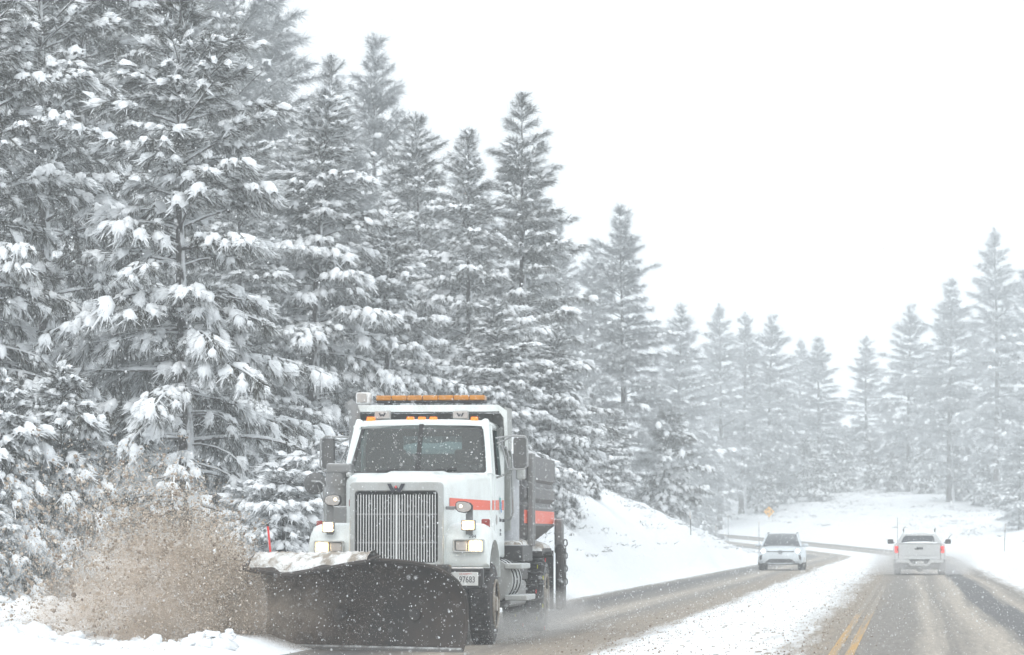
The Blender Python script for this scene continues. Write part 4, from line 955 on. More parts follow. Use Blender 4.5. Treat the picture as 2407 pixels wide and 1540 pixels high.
# amber light bar on feet
a, b = TL(884, 930, 3.1), TL(1140, 946, 3.1)
lb = MB().box(a.x, b.x, 3.08, 3.32, b.z, b.z + .03).build('light_bar', 'dark', truck, bevel=0.008)
N_ = 7
for k in range(N_):
    x0 = a.x + (b.x - a.x) * k / N_; x1 = a.x + (b.x - a.x) * (k + 1) / N_
    MB().box(x0 + .003, x1 - .003, 3.07, 3.33, b.z + .031, a.z).build('lens', 'amber', lb, bevel=0.015)
for px in (912, 1000, 1098): q = TL(px, 948, 3.15); MB().box(q.x - .05, q.x + .05, 3.12, 3.28, zt - .01, b.z).build('foot', 'black', lb)
# snow-caked work lamp on the canopy corner
q0, q1 = TL(836, 922, 3.05), TL(870, 951, 3.05)
wl = MB().box(q0.x, q1.x, 3.05, 3.2, q1.z, q0.z).build('work_lamp', 'plowsnow', truck, bevel=0.03)
MB().box(q0.x + .02, q1.x - .05, 3.03, 3.048, q1.z + .03, q0.z - .02).build('lens', 'lampdim', wl, bevel=0.008)
# exhaust stack, air cleaner (picture left)
e0, e1, e2 = TL(818, 946, 2.7), TL(833, 990, 2.7), TL(834, 1110, 2.7)
pts = [Vector((e1.x + .01, 2.7, 1.3)), Vector((e1.x + .01, 2.7, e1.z)), Vector((e1.x - .005, 2.7, e1.z + .12)), Vector((e1.x - .03, 2.7, e1.z + .19)), Vector((e0.x - .0, 2.7, e0.z + .0))]
MB().tube(pts, [.085, .085, .085, .085, .075], 14).build('exhaust_stack', 'steel', truck)
ac = TL(792, 1160, 1.75)
acl = MB().cyl((ac.x, 1.75, TL(792, 1240, 1.75).z), (ac.x, 1.75, TL(792, 1113, 1.75).z), .155, n=24)
for zz in (1.75, 1.95, 2.1): acl.cyl((ac.x, 1.75, zz), (ac.x, 1.75, zz + .035), .165, n=24)
acl = acl.build('air_cleaner', 'steel', truck, 30)
t0, t1 = TL(767, 1089, 1.62), TL(826, 1113, 1.62)
MB().box(t0.x, t1.x, 1.6, 1.9, t1.z, t0.z).build('intake_cap', 'steel', acl, bevel=0.03)
bx('intake_duct', 'shell', (812, 1110), (826, 1122), 1.55, 1.9, bevel=0.03)
bx('tool_locker', 'steel', (770, 1190), (822, 1245), 1.5, 1.9, bevel=0.02)
# mirrors
def mirror(p0, p1, y, arms, name='mirror'):
    a, b = TL(*p0, y), TL(*p1, y); cx, cz = (a.x + b.x) / 2, (a.z + b.z) / 2; w, h = abs(b.x - a.x) / 2, abs(a.z - b.z) / 2
    m_ = MB().loft([[(x * .93 + cx, y, z * .96 + cz) for x, z in rrect(w, h, .035)], [(x + cx, y + .03, z + cz) for x, z in rrect(w, h, .035)], [(x + cx, y + .09, z + cz) for x, z in rrect(w, h, .035)]]).build(name, 'mirror', truck, 40)
    t = MB()
    for path in arms: t.tube([TL(px, py, yy) for px, py, yy in path], .014, 7)
    t.build('mirror_arm', 'tube', m_)
    return m_
mirror((1206, 1028), (1237, 1100), 2.3, [[(1165, 1030, 2.35), (1200, 1025, 2.3), (1233, 1025, 2.28), (1239, 1033, 2.28), (1241, 1095, 2.28), (1232, 1102, 2.28), (1196, 1104, 2.3), (1186, 1116, 2.35), (1167, 1123, 2.4)],
                                              [(1168, 1042, 2.35), (1185, 1036, 2.35), (1202, 1026, 2.3)], [(1172, 1030, 2.4), (1183, 1060, 2.38), (1194, 1102, 2.3)], [(1178, 1048, 2.5), (1190, 1052, 2.5), (1196, 1075, 2.4), (1196, 1102, 2.32)]])
mirror((756, 1030), (785, 1102), 2.3, [[(822, 1027, 2.35), (800, 1027, 2.3), (765, 1026, 2.28), (754, 1034, 2.28), (753, 1095, 2.28), (760, 1107, 2.28), (790, 1108, 2.3)], [(820, 1032, 2.4), (800, 1038, 2.35), (782, 1029, 2.3)], [(818, 1048, 2.4), (803, 1080, 2.35), (795, 1106, 2.3)]])
q = TL(740, 1137, .9); r_ = 0.148
cm = MB().loft([[(q.x + r_ * f * math.cos(2 * math.pi * k / 28), .9 - dy, q.z + r_ * f * math.sin(2 * math.pi * k / 28)) for k in range(28)] for f, dy in ((1, -.02), (1.0, 0.0), (.8, .035), (.45, .055), (.1, .06))]).build('convex_mirror', 'mirror', truck, 40)
MB().tube([TL(733, 1131, .82), TL(752, 1132, .82), TL(761, 1140, .82), TL(763, 1200, .85), TL(763, 1246, .9)], .014, 7).build('mirror_arm', 'tube', cm)
MB().tube([TL(746, 1140, .83), TL(762, 1185, .85)], .008, 6).build('brace', 'tube', cm)
# orange band on hood side and door, door badge and lettering
def hood_x(y): return float(np.interp(y, [0.02, .12, .5, 1.0, 1.5, 1.95], [.605, .625, .68, .79, .905, 1.005])) + .004
def band(y0, y1, z0a, z1a, z0b, z1b, m='orange', name='orange_band', parent=hd, xf=hood_x):
    n = 6; vs = []
    for i in range(n + 1):
        f = i / n; y = y0 + (y1 - y0) * f; vs += [(xf(y), y, z0a + (z0b - z0a) * f), (xf(y), y, z1a + (z1b - z1a) * f)]
    return mesh_obj(name, vs, [(2 * i, 2 * i + 1, 2 * i + 3, 2 * i + 2) for i in range(n)], m, parent)
zz = lambda py, y: TL(1150, py, y).z
band(0.30, 1.92, zz(1198, .3), zz(1170, .3), zz(1199, 1.9), zz(1177, 1.9))
band(1.965, 2.23, zz(1199, 2), zz(1176, 2), zz(1199, 2.2), zz(1176, 2.2), parent=hd, xf=lambda y: 1.024)
dr_ = [o for o in bpy.data.objects if o.name.startswith('door') and o.parent == truck and 'handle' not in o.name][0]
band(2.27, 3.30, zz(1199, 2.3), zz(1176, 2.3), zz(1199, 3.3), zz(1176, 3.3), parent=dr_, xf=lambda y: 1.0335)
cb_ = (zz(1169, 2.8) + zz(1206, 2.8)) / 2
def oval(cy, cz, ry, rz, x, n=20): return [(x, cy + ry * math.cos(2 * math.pi * k / n), cz + rz * math.sin(2 * math.pi * k / n)) for k in range(n)]
mesh_obj('door_badge', oval(2.85, cb_, .16, .125, 1.036), [tuple(range(20))], 'badgewhite', dr_)
mesh_obj('badge_mark', [(1.0385, 2.72, cb_ - .06), (1.0385, 2.9, cb_ - .06), (1.0385, 2.9, cb_ + .1), (1.0385, 2.72, cb_ + .1)], [(0, 1, 2, 3)], 'teal', dr_)
mesh_obj('badge_mark', [(1.0405, 2.85, cb_ - .1), (1.0405, 2.96, cb_ - .1), (1.0405, 2.96, cb_ + .05), (1.0405, 2.85, cb_ + .05)], [(0, 1, 2, 3)], 'blue', dr_)
mesh_obj('door_seal', oval(2.42, zz(1222, 2.4), .08, .07, 1.036), [tuple(range(20))], 'lampdim', dr_)
for tx, py, sz, nm in (('Caltrans', 1222, .085, 'door_lettering'), ('CA 294', 1247, .05, 'door_lettering'), ('D. 294', 1256, .06, 'door_lettering')):
    text_obj(nm, tx, sz, 'ink', dr_, Matrix.Translation((1.036, 2.85, zz(py, 2.8))) @ SIDEX, 0.001)
MB().box(.6, .96, 2.0, 3.5, 1.02, 1.14).build('cab_sill', 'cabwhite', truck, bevel=0.02)
# grab rail behind the door
MB().tube([TL(1196, 1050, 3.45), TL(1203, 1072, 3.42), TL(1205, 1160, 3.42), TL(1206, 1205, 3.42), TL(1200, 1220, 3.45), TL(1191, 1224, 3.48)], .016, 7).build('grab_rail', 'tube', truck)
# vertical muffler/tank behind the cab on the near side, snow blown on
M['blown'] = snowy('snow_blown_steel', (0.4, 0.41, 0.43), 0.6, 0, 0.5, (0.62, 0.64, 0.67), 6, gamt=1.0)
MB().cyl((.98, 3.95, 1.3), (.98, 3.95, 2.5), .2, n=24).build('vertical_tank', 'blown', truck, 30)
bx('tank_cap', 'shell', (1212, 1100), (1233, 1128), 3.6, 3.75, bevel=.03)
# spreader hopper
def hopper():
    sec = [(1.16, 2.60), (1.22, 2.60), (1.22, 2.26), (1.17, 2.22), (1.17, 2.16), (1.22, 2.12), (1.22, 1.98), (1.15, 1.92), (1.15, 1.88), (1.21, 1.84), (1.21, 1.58), (.66, 1.16)]
    half = sec; b = MB()
    ringA = [(x, z) for x, z in half] + [(-x, z) for x, z in reversed(half)]
    rings = [[(x, y, z) for x, z in ringA] for y in (4.25, 8.75)]
    b.loft(rings)
    return b.build('hopper', 'hopper', truck, 20)
hp = hopper()
for y in (5.6, 7.1, 8.6):
    pass
mesh_obj('orange_band', [(1.214, 4.27, 1.61), (1.214, 8.72, 1.61), (1.214, 8.72, 1.80), (1.214, 4.27, 1.80)], [(0, 1, 2, 3)], 'orange', hp)
for y in (4.62, 4.86): MB().box(1.225, 1.305, y, y + .1, 1.28, 2.62).build('stake_post', 'steel', hp, bevel=.012)
def mound(name, x0, x1, y0, y1, z, h, m, parent, seed=1, nx_=18, ny_=26, amp=.35):
    X, Y = np.meshgrid(np.linspace(x0, x1, nx_), np.linspace(y0, y1, ny_)); u = (X - x0) / (x1 - x0); v = (Y - y0) / (y1 - y0)
    e = np.clip(1 - np.abs(2 * u - 1) ** 3, 0, 1) * np.clip(1 - np.abs(2 * v - 1) ** 4, 0, 1)
    Z = z + h * np.sqrt(e) * (1 + amp * 2 * fbm(X * 3 + seed * 7, Y * 3, 4)); Z[0] = Z[-1] = z - .03; Z[:, 0] = Z[:, -1] = z - .03
    I = np.arange(nx_ * ny_).reshape(ny_, nx_); Fq = np.stack([I[:-1, :-1], I[:-1, 1:], I[1:, 1:], I[1:, :-1]], -1).reshape(-1, 4)
    return np_mesh(name, np.stack([X, Y, Z], -1).reshape(-1, 3), Fq, m, parent, True, 4)
M['saltpile'] = snowy('dirty_load', (0.07, 0.055, 0.048), 0.9, 0, 0.62, (0.12, 0.1, 0.09), 5, upmin=.5)
mound('load', -1.15, 1.15, 5.0, 8.7, 2.58, .22, 'saltpile', hp, 3)
# battery box, steps, tank and rear gear on the near side
MB().box(.62, 1.26, 3.62, 5.0, 1.06, 1.30).build('battery_box', 'snowblack', truck, bevel=.02)
mound('box_snow', .64, 1.25, 3.64, 4.98, 1.30, .09, 'plowsnow', truck, 6)
MB().box(.62, 1.2, 3.7, 4.9, .8, 1.05).build('locker', 'black', truck, bevel=.02)
ft = MB().cyl((.98, 2.15, .82), (.98, 3.35, .82), .30, n=28).build('fuel_tank', 'shell', truck, 30)
for y in (2.3, 2.7, 3.1): MB().cyl((.98, y, .82), (.98, y + .06, .82), .312, n=28).build('tank_strap', 'dark', ft, 30)
for py0, py1, x1p in ((1325, 1338, 1234), (1399, 1412, 1246)):
    a, b = TL(1186, py0, 2.05), TL(x1p - 8, py1, 2.05); MB().box(a.x, b.x, 2.05, 3.2, b.z, a.z).build('step', 'shell', truck, bevel=.012)
MB().box(.7, 1.1, 3.5, 5.6, .42, .78).build('side_tank', 'steel', truck, bevel=.04)
mf = MB().prism([(6.2, 1.18), (6.5, 1.24), (7.5, 1.24), (7.85, 1.14), (7.85, 1.1), (7.5, 1.19), (6.5, 1.19), (6.2, 1.13)], 'x', .66, 1.28).build('rear_mudguard', 'black', truck)
mound('mudguard_snow', .68, 1.27, 6.25, 7.8, 1.23, .11, 'plowsnow', mf, 9)
MB().box(.64, 1.28, 7.9, 7.94, .3, 1.2).build('mud_flap', 'rubber', truck)
ps = MB().box(1.24, 1.38, 8.45, 8.62, 1.15, TL(1314, 1220, 8.5).z).build('wing_post', 'steel', truck, bevel=.03)
MB().prism([(8.3, .28), (8.75, .28), (8.75, 1.2), (8.3, 1.3)], 'x', 1.27, 1.40).build('wing_plate', 'black', ps, bevel=.04)
for k in range(7):
    z = 1.32 - k * .1; MB().tube([(1.42, 8.4 + .03 * math.cos(a), z + .05 * math.sin(a)) if k % 2 else (1.42 + .03 * math.cos(a), 8.4, z + .05 * math.sin(a)) for a in [2 * math.pi * i / 10 for i in range(10)]], .012, 5, closed=True).build('chain_link', 'chain', ps)
MB().box(-1.1, 1.1, 8.8, 8.86, .75, 1.15).build('tail_board', 'black', truck, bevel=.02)

# plow blade ----------------------------------------------------
plow = empty('plow', (0, 0, 0)); plow.parent = truck
def w2l(X, Y, Z):
    dx, dy = X - TX, Y - TY; return Vector((dx * tc_ - dy * ts_, dx * ts_ + dy * tc_, Z - .012))
PL, PR = np.array([-3.20, 41.52]), np.array([-.62, 39.82]); pe = (PR - PL) / np.linalg.norm(PR - PL); pn = np.array([pe[1], -pe[0]])
if pn[1] > 0: pn = -pn
def blade(u, t, off=0.0):
    """u along the blade, t up its curved face"""
    hgt = float(np.interp(u, [0, .6, .7, .80, .88, .94, .975, 1.0], [1.16, 1.15, 1.14, 1.115, 1.07, .985, .88, .72]))
    a = -0.62 + 2.25 * t                                            # arc angle
    r = .56
    full = r * (math.sin(-.62 + 2.25) - math.sin(-.62))
    z = .045 + (r * (math.sin(a) - math.sin(-.62))) / full * 1.16
    f = -(r * (math.cos(a) - math.cos(-.62)))                       # forward (+) of the cutting edge
    z_, f_ = z, f
    return z_, f_, hgt
def blade_pt(u, t, off=0.0):
    z, f, h = blade(u, t); 
    base = PL + (PR - PL) * u + pn * (f + off - .02)
    return w2l(base[0], base[1], z)
def tmax(u):
    h = blade(u, 1)[2]; lo, hi = 0.0, 1.0
    for _ in range(24):
        m_ = (lo + hi) / 2
        if blade(u, m_)[0] < h: lo = m_
        else: hi = m_
    return hi
NU_, NT_ = 40, 18; vs = []
us = [1 - (1 - i / NU_) ** 1.0 for i in range(NU_ + 1)]
for u in us:
    tm = tmax(u)
    for j in range(NT_ + 1): vs.append(blade_pt(u, tm * j / NT_))
fs = [(i * (NT_ + 1) + j, (i + 1) * (NT_ + 1) + j, (i + 1) * (NT_ + 1) + j + 1, i * (NT_ + 1) + j + 1) for i in range(NU_) for j in range(NT_)]
mb = mesh_obj('moldboard', vs, fs, 'dirt', plow, 40)
sd_ = mb.modifiers.new('thick', 'SOLIDIFY'); sd_.thickness = .03; sd_.offset = 0
# rim along the curved end
vs = [blade_pt(u, tmax(u)) for u in us[24:]] + [blade_pt(1, tmax(1) * (1 - k / 10)) for k in range(1, 11)]
MB().tube(vs, .022, 6).build('edge_rim', 'dirt', mb)
vs = []
MB().tube([blade_pt(u, 0.0) + Vector((0, 0, -.01)) for u in us[::4]], .035, 6).build('cutting_edge', 'steel', mb)
# top shield curling forward with snow lying on it
def shield_pt(u, f, dz=0.0):
    """f 0 rear .. 1 front edge"""
    zr = 1.205 - .005 * u; drop = float(np.interp(u, [0, .28, .62], [.18, .27, .08])) ; fw = float(np.interp(u, [0, .3, .62], [.26, .46, .30]))
    base = PL + (PR - PL) * u + pn * (.14 + fw * f - .35 * (1 - f) * .0)
    return w2l(base[0], base[1], zr - drop * f ** 1.5 + dz)
NU2, NF = 26, 8; vs = []; 
for i in range(NU2 + 1):
    for j in range(NF + 1): vs.append(shield_pt(.0 + .635 * i / NU2, j / NF))
fs = [(i * (NF + 1) + j, (i + 1) * (NF + 1) + j, (i + 1) * (NF + 1) + j + 1, i * (NF + 1) + j + 1) for i in range(NU2) for j in range(NF)]
sh = mesh_obj('snow_shield', vs, fs, 'dirt', plow, 40); sd_ = sh.modifiers.new('thick', 'SOLIDIFY'); sd_.thickness = .025
rs_ = np.random.RandomState(2); vs = []; NU2, NF = 70, 12
for i in range(NU2 + 1):
    cutf = .82 + .13 * (vnoise(np.array([i * .13]), np.array([3.3]))[0] - .5) * 2
    for j in range(NF + 1):
        f = min(j / NF * cutf, .97); e = math.sin(math.pi * min(max(j / NF, 0.02), .98)) ** .5
        vs.append(shield_pt(.03 + .595 * i / NU2, f, .012 + .045 * e * (0.45 + 1.1 * vnoise(np.array([i * .5]), np.array([j * .6]))[0]) if 0 < j < NF else .0))
fs = [(i * (NF + 1) + j, (i + 1) * (NF + 1) + j, (i + 1) * (NF + 1) + j + 1, i * (NF + 1) + j + 1) for i in range(NU2) for j in range(NF)]
mesh_obj('shield_snow', vs, fs, 'plowsnow', sh, 60)
MB().tube([shield_pt(.0 + .635 * i / 12, 1.0) for i in range(13)], .03, 7).build('shield_lip', 'dirt', sh)
# push frame, lift arm, marker, hose
MB().cyl((-.5, -1.6, .45), (-.5, .1, .7), .07).cyl((.5, -1.9, .45), (.5, .1, .7), .07).build('push_frame', 'black', plow)
MB().box(-.75, .75, -.35, -.2, .5, 1.06).build('hitch_frame', 'black', plow, bevel=.03)
MB().cyl((-.0, -.3, 1.05), (-.05, -1.2, .95), .05).cyl((.35, -.28, 1.0), (.5, -1.5, .8), .04).build('lift_cylinder', 'black', plow)
m0 = shield_pt(.1, .0); q = TL(637, 1300, m0.y); q2 = TL(629.5, 1236, m0.y)
MB().tube([(q.x, m0.y, 1.15), (q2.x, m0.y, q2.z)], .014, 8).build('marker_rod', 'redrod', plow)
MB().cyl((q2.x, m0.y, q2.z - .005), (q2.x, m0.y, q2.z + .025), .019, n=10).build('rod_cap', 'dark', plow)
MB().tube([TL(640 + 42 * k / 8, 1301 - 7 * math.sin(math.pi * k / 8), m0.y + .1) for k in range(9)], .014, 6).build('hose', 'dark', plow)

# ---------------------------------------------------------------- oncoming car
def ringed(secs, n=None):
    return [[(x, y, z) for x, z in h] + [(-x, y, z) for x, z in reversed(h) if abs(x) > 1e-6] for y, h in secs]
def closed_half(w, zb, zt, wt=None, r=.1, crown=.03):
    wt = wt or w
    return [(0, zb), (w * .86, zb), (w, zb + r), (w, (zb + zt) / 2), ((w + wt) / 2, zt - r), (wt - r * .8, zt - .01), (wt * .5, zt + crown * .7), (0, zt + crown)]
sX = ray(1834, HOR)[0] * 132; suv = empty('suv', (sX, 132, 0.012), -TH0); suv.scale = (1, 1, .94); tag(suv, 'white electric sport utility car coming towards us with lit headlamps', 'car')
secs = [(0.0, closed_half(.70, .36, .80, .66, .08)), (.10, closed_half(.86, .30, .86, .80, .1)), (.35, closed_half(.915, .26, .93, .84, .1)), (.9, closed_half(.925, .24, 1.0, .84, .1)), (1.25, closed_half(.925, .24, 1.05, .86, .1)),
        (2.6, closed_half(.925, .24, 1.07, .88, .1)), (4.0, closed_half(.92, .26, 1.08, .86, .1)), (4.45, closed_half(.88, .32, 1.05, .8, .1)), (4.58, closed_half(.78, .4, .95, .7, .1))]
b = MB().loft(ringed(secs)).build('body', 'carwhite', suv, 60)
def cabin_half(w, z0, zt, wt): return [(0, z0), (w, z0), ((w * .45 + wt * .55), z0 + (zt - z0) * .6), (wt, zt - .03), (wt * .85, zt), (0, zt + .015)]
cs = [(1.12, cabin_half(.80, 1.0, 1.06, .76)), (1.5, cabin_half(.82, 1.02, 1.32, .68)), (1.95, cabin_half(.83, 1.02, 1.55, .60)), (2.3, cabin_half(.83, 1.02, 1.60, .60)), (3.4, cabin_half(.82, 1.02, 1.60, .59)), (4.1, cabin_half(.8, 1.02, 1.50, .57)), (4.45, cabin_half(.76, 1.0, 1.1, .66))]
cbn = MB().loft(ringed(cs)).build('cabin_glass', 'carglass', suv, 60)
for sg in (1, -1):
    MB().tube([(sg * .80, 1.15, 1.05), (sg * .70, 1.55, 1.33), (sg * .615, 2.0, 1.55), (sg * .61, 2.6, 1.595), (sg * .6, 3.5, 1.58), (sg * .62, 4.3, 1.25)], .04, 7).build('roof_pillar', 'carwhite', suv)
    MB().tube([(sg * .60, 2.0, 1.62), (sg * .60, 3.6, 1.64)], .022, 6).build('roof_rail', 'cardark', suv)
    mr_ = MB().loft([[(sg * (.98 + x), y, 1.10 + z) for x, z in rrect(.11 * f, .06 * f, .02)] for y, f in ((1.42, .7), (1.46, 1), (1.56, 1))]).build('door_mirror', 'carwhite', suv, 60)
    MB().box(min(sg * .84, sg * .96), max(sg * .84, sg * .96), 1.48, 1.53, 1.05, 1.08).build('mirror_stalk', 'cardark', mr_)
    MB().box(min(sg * .88, sg * 1.08), max(sg * .88, sg * 1.08), 1.43, 1.55, 1.03, 1.045).build('mirror_base', 'cardark', mr_)
    hl = MB().loft([[(sg * (.68 + x), y, .845 + z) for x, z in rrect(.17, .055, .03)] for y in (.03, .2)]).build('headlamp', 'carwhite', suv, 40)
    MB().cyl((sg * .70, .015, .845), (sg * .70, .027, .845), .075, n=16).build('lamp_lens', 'lampw', hl)
    MB().prism([(sg * .70, .52), (sg * .84, .44), (sg * .86, .58), (sg * .80, .68), (sg * .72, .67)], 'y', .03, .2).build('bumper_vent', 'cardark', suv)
    wheel(sg * .80 - .115, sg * .80 + .115, .85, .35, suv, side=sg); wheel(sg * .80 - .115, sg * .80 + .115, 3.62, .35, suv, side=sg)
MB().prism([(-.62, .34), (.62, .34), (.5, .46), (.38, .50), (-.38, .50), (-.5, .46)], 'y', -.012, .1).build('lower_grille', 'cardark', suv)
MB().box(-.78, .78, .0, .2, .25, .31).build('lower_bumper', 'cardark', suv, bevel=.02)
MB().box(-.5, .5, -.012, .05, .285, .315).build('bumper_blade', 'carwhite', suv)
MB().box(-.55, .55, -.008, .05, .80, .835).build('light_strip', 'cardark', suv)
em = MB().tube([(.075 * math.cos(2 * math.pi * k / 20), -.02, .80 + .075 * math.sin(2 * math.pi * k / 20)) for k in range(20)], .009, 5, closed=True)
for pts in ([(-.04, .855), (-.012, .805), (0, .82), (.012, .805), (.04, .855)], [(-.062, .825), (-.03, .74), (0, .80), (.03, .74), (.062, .825)]): em.tube([(x, -.02, z) for x, z in pts], .007, 4)
em.build('front_emblem', 'cardark', suv)
MB().tube([(-.5, 1.22, 1.1), (-.1, 1.14, 1.075), (.5, 1.2, 1.09)], .01, 4).build('wiper', 'cardark', suv)

# ---------------------------------------------------------------- pickup driving away
kX = ray(2161, HOR)[0] * 117; pk = empty('pickup_truck', (kX, 117, 0.012), -TH0); tag(pk, 'white pickup truck seen from behind with red tail lamps lit and a wet spray', 'pickup')
W_ = .86
bed = MB()
for sg in (1, -1):
    rings = []
    for y, w in ((.06, .90), (.2, .93), (1.0, .945), (1.7, .945)):
        rings.append([(sg * x, y, z) for x, z in ((W_ - .06, 1.14), (w - .08, 1.145), (w - .03, 1.11), (w, .95), (w + .005, .78), (w - .01, .58), (W_ - .06, .55))])
    bed.loft(rings)
bed.box(-.82, .82, .1, 1.75, .62, .68)
bd_ = bed.build('bed', 'pickwhite', pk, 35)
tg = MB().box(-.75, .75, .0, .09, .56, 1.13).build('tailgate', 'pickwhite', pk, bevel=.025)
MB().box(-.70, .70, -.012, -.002, .70, .715).build('tailgate_crease', 'shell', tg)
MB().box(-.75, .75, -.02, .1, 1.13, 1.155).build('tailgate_cap', 'pickwhite', tg, bevel=.01)
MB().box(-.18, -.10, -.012, -.003, .92, .96).box(-.10, -.02, -.013, -.002, .915, 1.0).box(-.01, .055, -.012, -.002, .925, 1.0).box(.065, .13, -.012, -.002, .925, 1.0).build('tailgate_emblem', 'cardark', tg)
MB().box(.55, .63, -.008, -.002, .80, .815).build('small_badge', 'shell', tg)
for sg in (1, -1):
    tl = MB().box(min(sg * .765, sg * .885), max(sg * .765, sg * .885), -.02, .14, .80, 1.04).build('tail_lamp', 'taillit', pk, bevel=.02)
    MB().box(min(sg * .765, sg * .80), max(sg * .765, sg * .80), -.03, -.021, .86, .96).build('lamp_lens', 'red', tl)
    MB().box(min(sg * .765, sg * .89), max(sg * .765, sg * .89), .0, .14, .57, .79).build('rear_quarter', 'pickwhite', pk, bevel=.02)
    MB().tube([(sg * .56, 2.35, 1.50), (sg * .58, 2.35, 1.68)], .022, 6).build('rack_post', 'cardark', pk)
    mm = MB().loft([[(sg * (1.06 + x), y, 1.2 + z) for x, z in rrect(.11 * f, .085 * f, .03)] for y, f in ((3.3, 1), (3.36, 1), (3.44, .7))]).build('door_mirror', 'cardark', pk, 50)
    MB().box(min(sg * .9, sg * 1.0), max(sg * .9, sg * 1.0), 3.33, 3.38, 1.14, 1.17).build('mirror_stalk', 'cardark', mm)
    wheel(sg * .80 - .12, sg * .80 + .12, 1.1, .38, pk, side=sg); wheel(sg * .80 - .12, sg * .80 + .12, 4.3, .38, pk, side=sg)
bp_ = MB()
bp_.prism([(-.84, .56), (.84, .56), (.86, .44), (.42, .44), (.32, .33), (-.32, .33), (-.42, .44), (-.86, .44)], 'y', -.16, .0)
bp_ = bp_.build('bumper', 'pickwhite', pk, bevel=.02)
MB().prism([(-.38, .56), (.38, .56), (.27, .41), (-.27, .41)], 'y', -.172, -.163).build('plate_recess', 'cardark', bp_)
MB().box(-.15, .15, -.18, -.174, .42, .50).build('number_plate', 'plate', bp_)
MB().box(-.75, .75, .1, 4.6, .36, .56).build('underbody', 'cardark', pk)
MB().box(-.72, .72, .12, .3, .2, .4).build('rear_axle', 'cardark', pk, bevel=.05)
MB().cyl((0, .3, .24), (0, .5, .24), .13).build('differential', 'cardark', pk)
MB().box(-.06, .06, -.22, .1, .17, .27).build('tow_hitch', 'cardark', pk, bevel=.015)
# cab of the pickup
secs = [(1.75, closed_half(.92, .45, 1.14, .86, .08)), (3.4, closed_half(.93, .45, 1.13, .86, .08)), (3.6, closed_half(.93, .45, 1.10, .85, .08)), (4.9, closed_half(.92, .45, 1.02, .82, .1)), (5.3, closed_half(.82, .45, .92, .7, .1))]
MB().loft(ringed(secs)).build('body', 'pickwhite', pk, 50)
ch_ = lambda w, zt, wt: (lambda q: [(0, 1.1), (w, 1.1), (w * .5 + wt * .42, (1.1 + q) / 2), (wt * .88, q - .05), (wt * .88 - .08, q), (0, q + .02)])(1.1 + (zt - 1.1) * .72)
cabm = MB().loft(ringed([(1.78, ch_(.84, 1.64, .68)), (1.98, ch_(.85, 1.73, .70)), (2.4, ch_(.85, 1.76, .69)), (3.0, ch_(.85, 1.74, .68)), (3.6, ch_(.84, 1.3, .78)), (3.8, ch_(.8, 1.14, .78))])).build('cab', 'pickwhite', pk, 50)
mesh_obj('rear_window', [(-.66, 1.772, 1.16), (.56, 1.772, 1.16), (.53, 1.772, 1.36), (.48, 1.772, 1.42), (-.50, 1.772, 1.42), (-.58, 1.772, 1.35)], [(0, 1, 2, 3, 4, 5)], 'carglass', cabm)
for sg in (1, -1):
    mesh_obj('side_window', [(sg * .845, 2.0, 1.17), (sg * .845, 3.2, 1.17), (sg * .735, 2.95, 1.44), (sg * .74, 2.1, 1.44)], [(0, 1, 2, 3)], 'carglass', cabm)
MB().box(-.2, .2, 1.84, 1.90, 1.50, 1.535).build('stop_lamp', 'shell', cabm)
mound('roof_snow', -.52, .52, 1.95, 3.0, 1.555, .05, 'snow', pk, 4)
mound('bed_snow', -.76, .76, .12, 1.74, 1.10, .09, 'snow', pk, 5)
MB().tube([(-.80, 4.4, 1.05), (-.80, 4.42, 2.1)], .008, 5).build('aerial', 'cardark', pk)
# small hand flag/arm outside the mirror is a bent aerial
MB().tube([(1.05, 3.3, 1.26), (1.1, 3.3, 1.36), (1.2, 3.3, 1.46)], .012, 5).build('mirror_whip', 'cardark', pk)

# ---------------------------------------------------------------- roadside markers and the warning sign
def marker(px, d, top, label, lean=0.0, r=.02):
    X = ray(px, HOR)[0] * d; z = gz(X, d); h = at(px, top, d).z - z
    o = empty('snow_marker', (X, d, z - .05)); o.rotation_euler[1] = lean
    MB().cyl((0, 0, 0), (0, 0, h - .25), r, n=8).build('pole', 'pole', o); MB().cyl((0, 0, h - .25), (0, 0, h + .05), r * 1.15, n=8).build('reflector_sleeve', 'post', o)
    tag(o, label, 'marker', 'snow marker poles along the verges')
marker(1624, 138, 1203, 'thin snow pole leaning on the bank below the large grey pine', -.03)
marker(1683, 190, 1233, 'thin snow pole by the inner verge where the road bends', 0, .018)
marker(1712, 240, 1210, 'faint snow pole furthest round the bend', 0, .02)
marker(1784, 205, 1226, 'thin snow pole right behind the oncoming car', 0, .02)
marker(2360, 176, 1232, 'thin dark snow pole on the verge beyond the pickup', .05)
dS = 262; sgX = ray(1808, HOR)[0] * dS; zS = gz(sgX, dS); zc_ = at(1808, 1203, dS).z
sgn = empty('road_sign', (sgX, dS, zS - .05), -.1); tag(sgn, 'yellow diamond warning sign on a post beyond the oncoming car', 'sign')
hz_ = zc_ - zS + .05; hd_ = .44
MB().box(-.045, .045, .02, .09, 0, hz_ + .3).build('post', 'post', sgn)
pnl = MB().prism([(hd_, hz_), (0, hz_ + hd_), (-hd_, hz_), (0, hz_ - hd_)], 'y', -.01, .012).build('panel', 'signyellow', sgn)
for k in range(3):
    a0 = RAD(90 + 120 * k); pts = [(.2 * math.cos(a0 + RAD(18 * i)), -.02, hz_ + .2 * math.sin(a0 + RAD(18 * i))) for i in range(5)]
    MB().tube(pts, .035, 5).build('symbol_arrow', 'ink', pnl)
MB().prism([(.22, hz_ - .62), (.22, hz_ - .95), (-.22, hz_ - .95), (-.22, hz_ - .62)], 'y', -.01, .012).build('speed_panel', 'badgewhite', sgn)

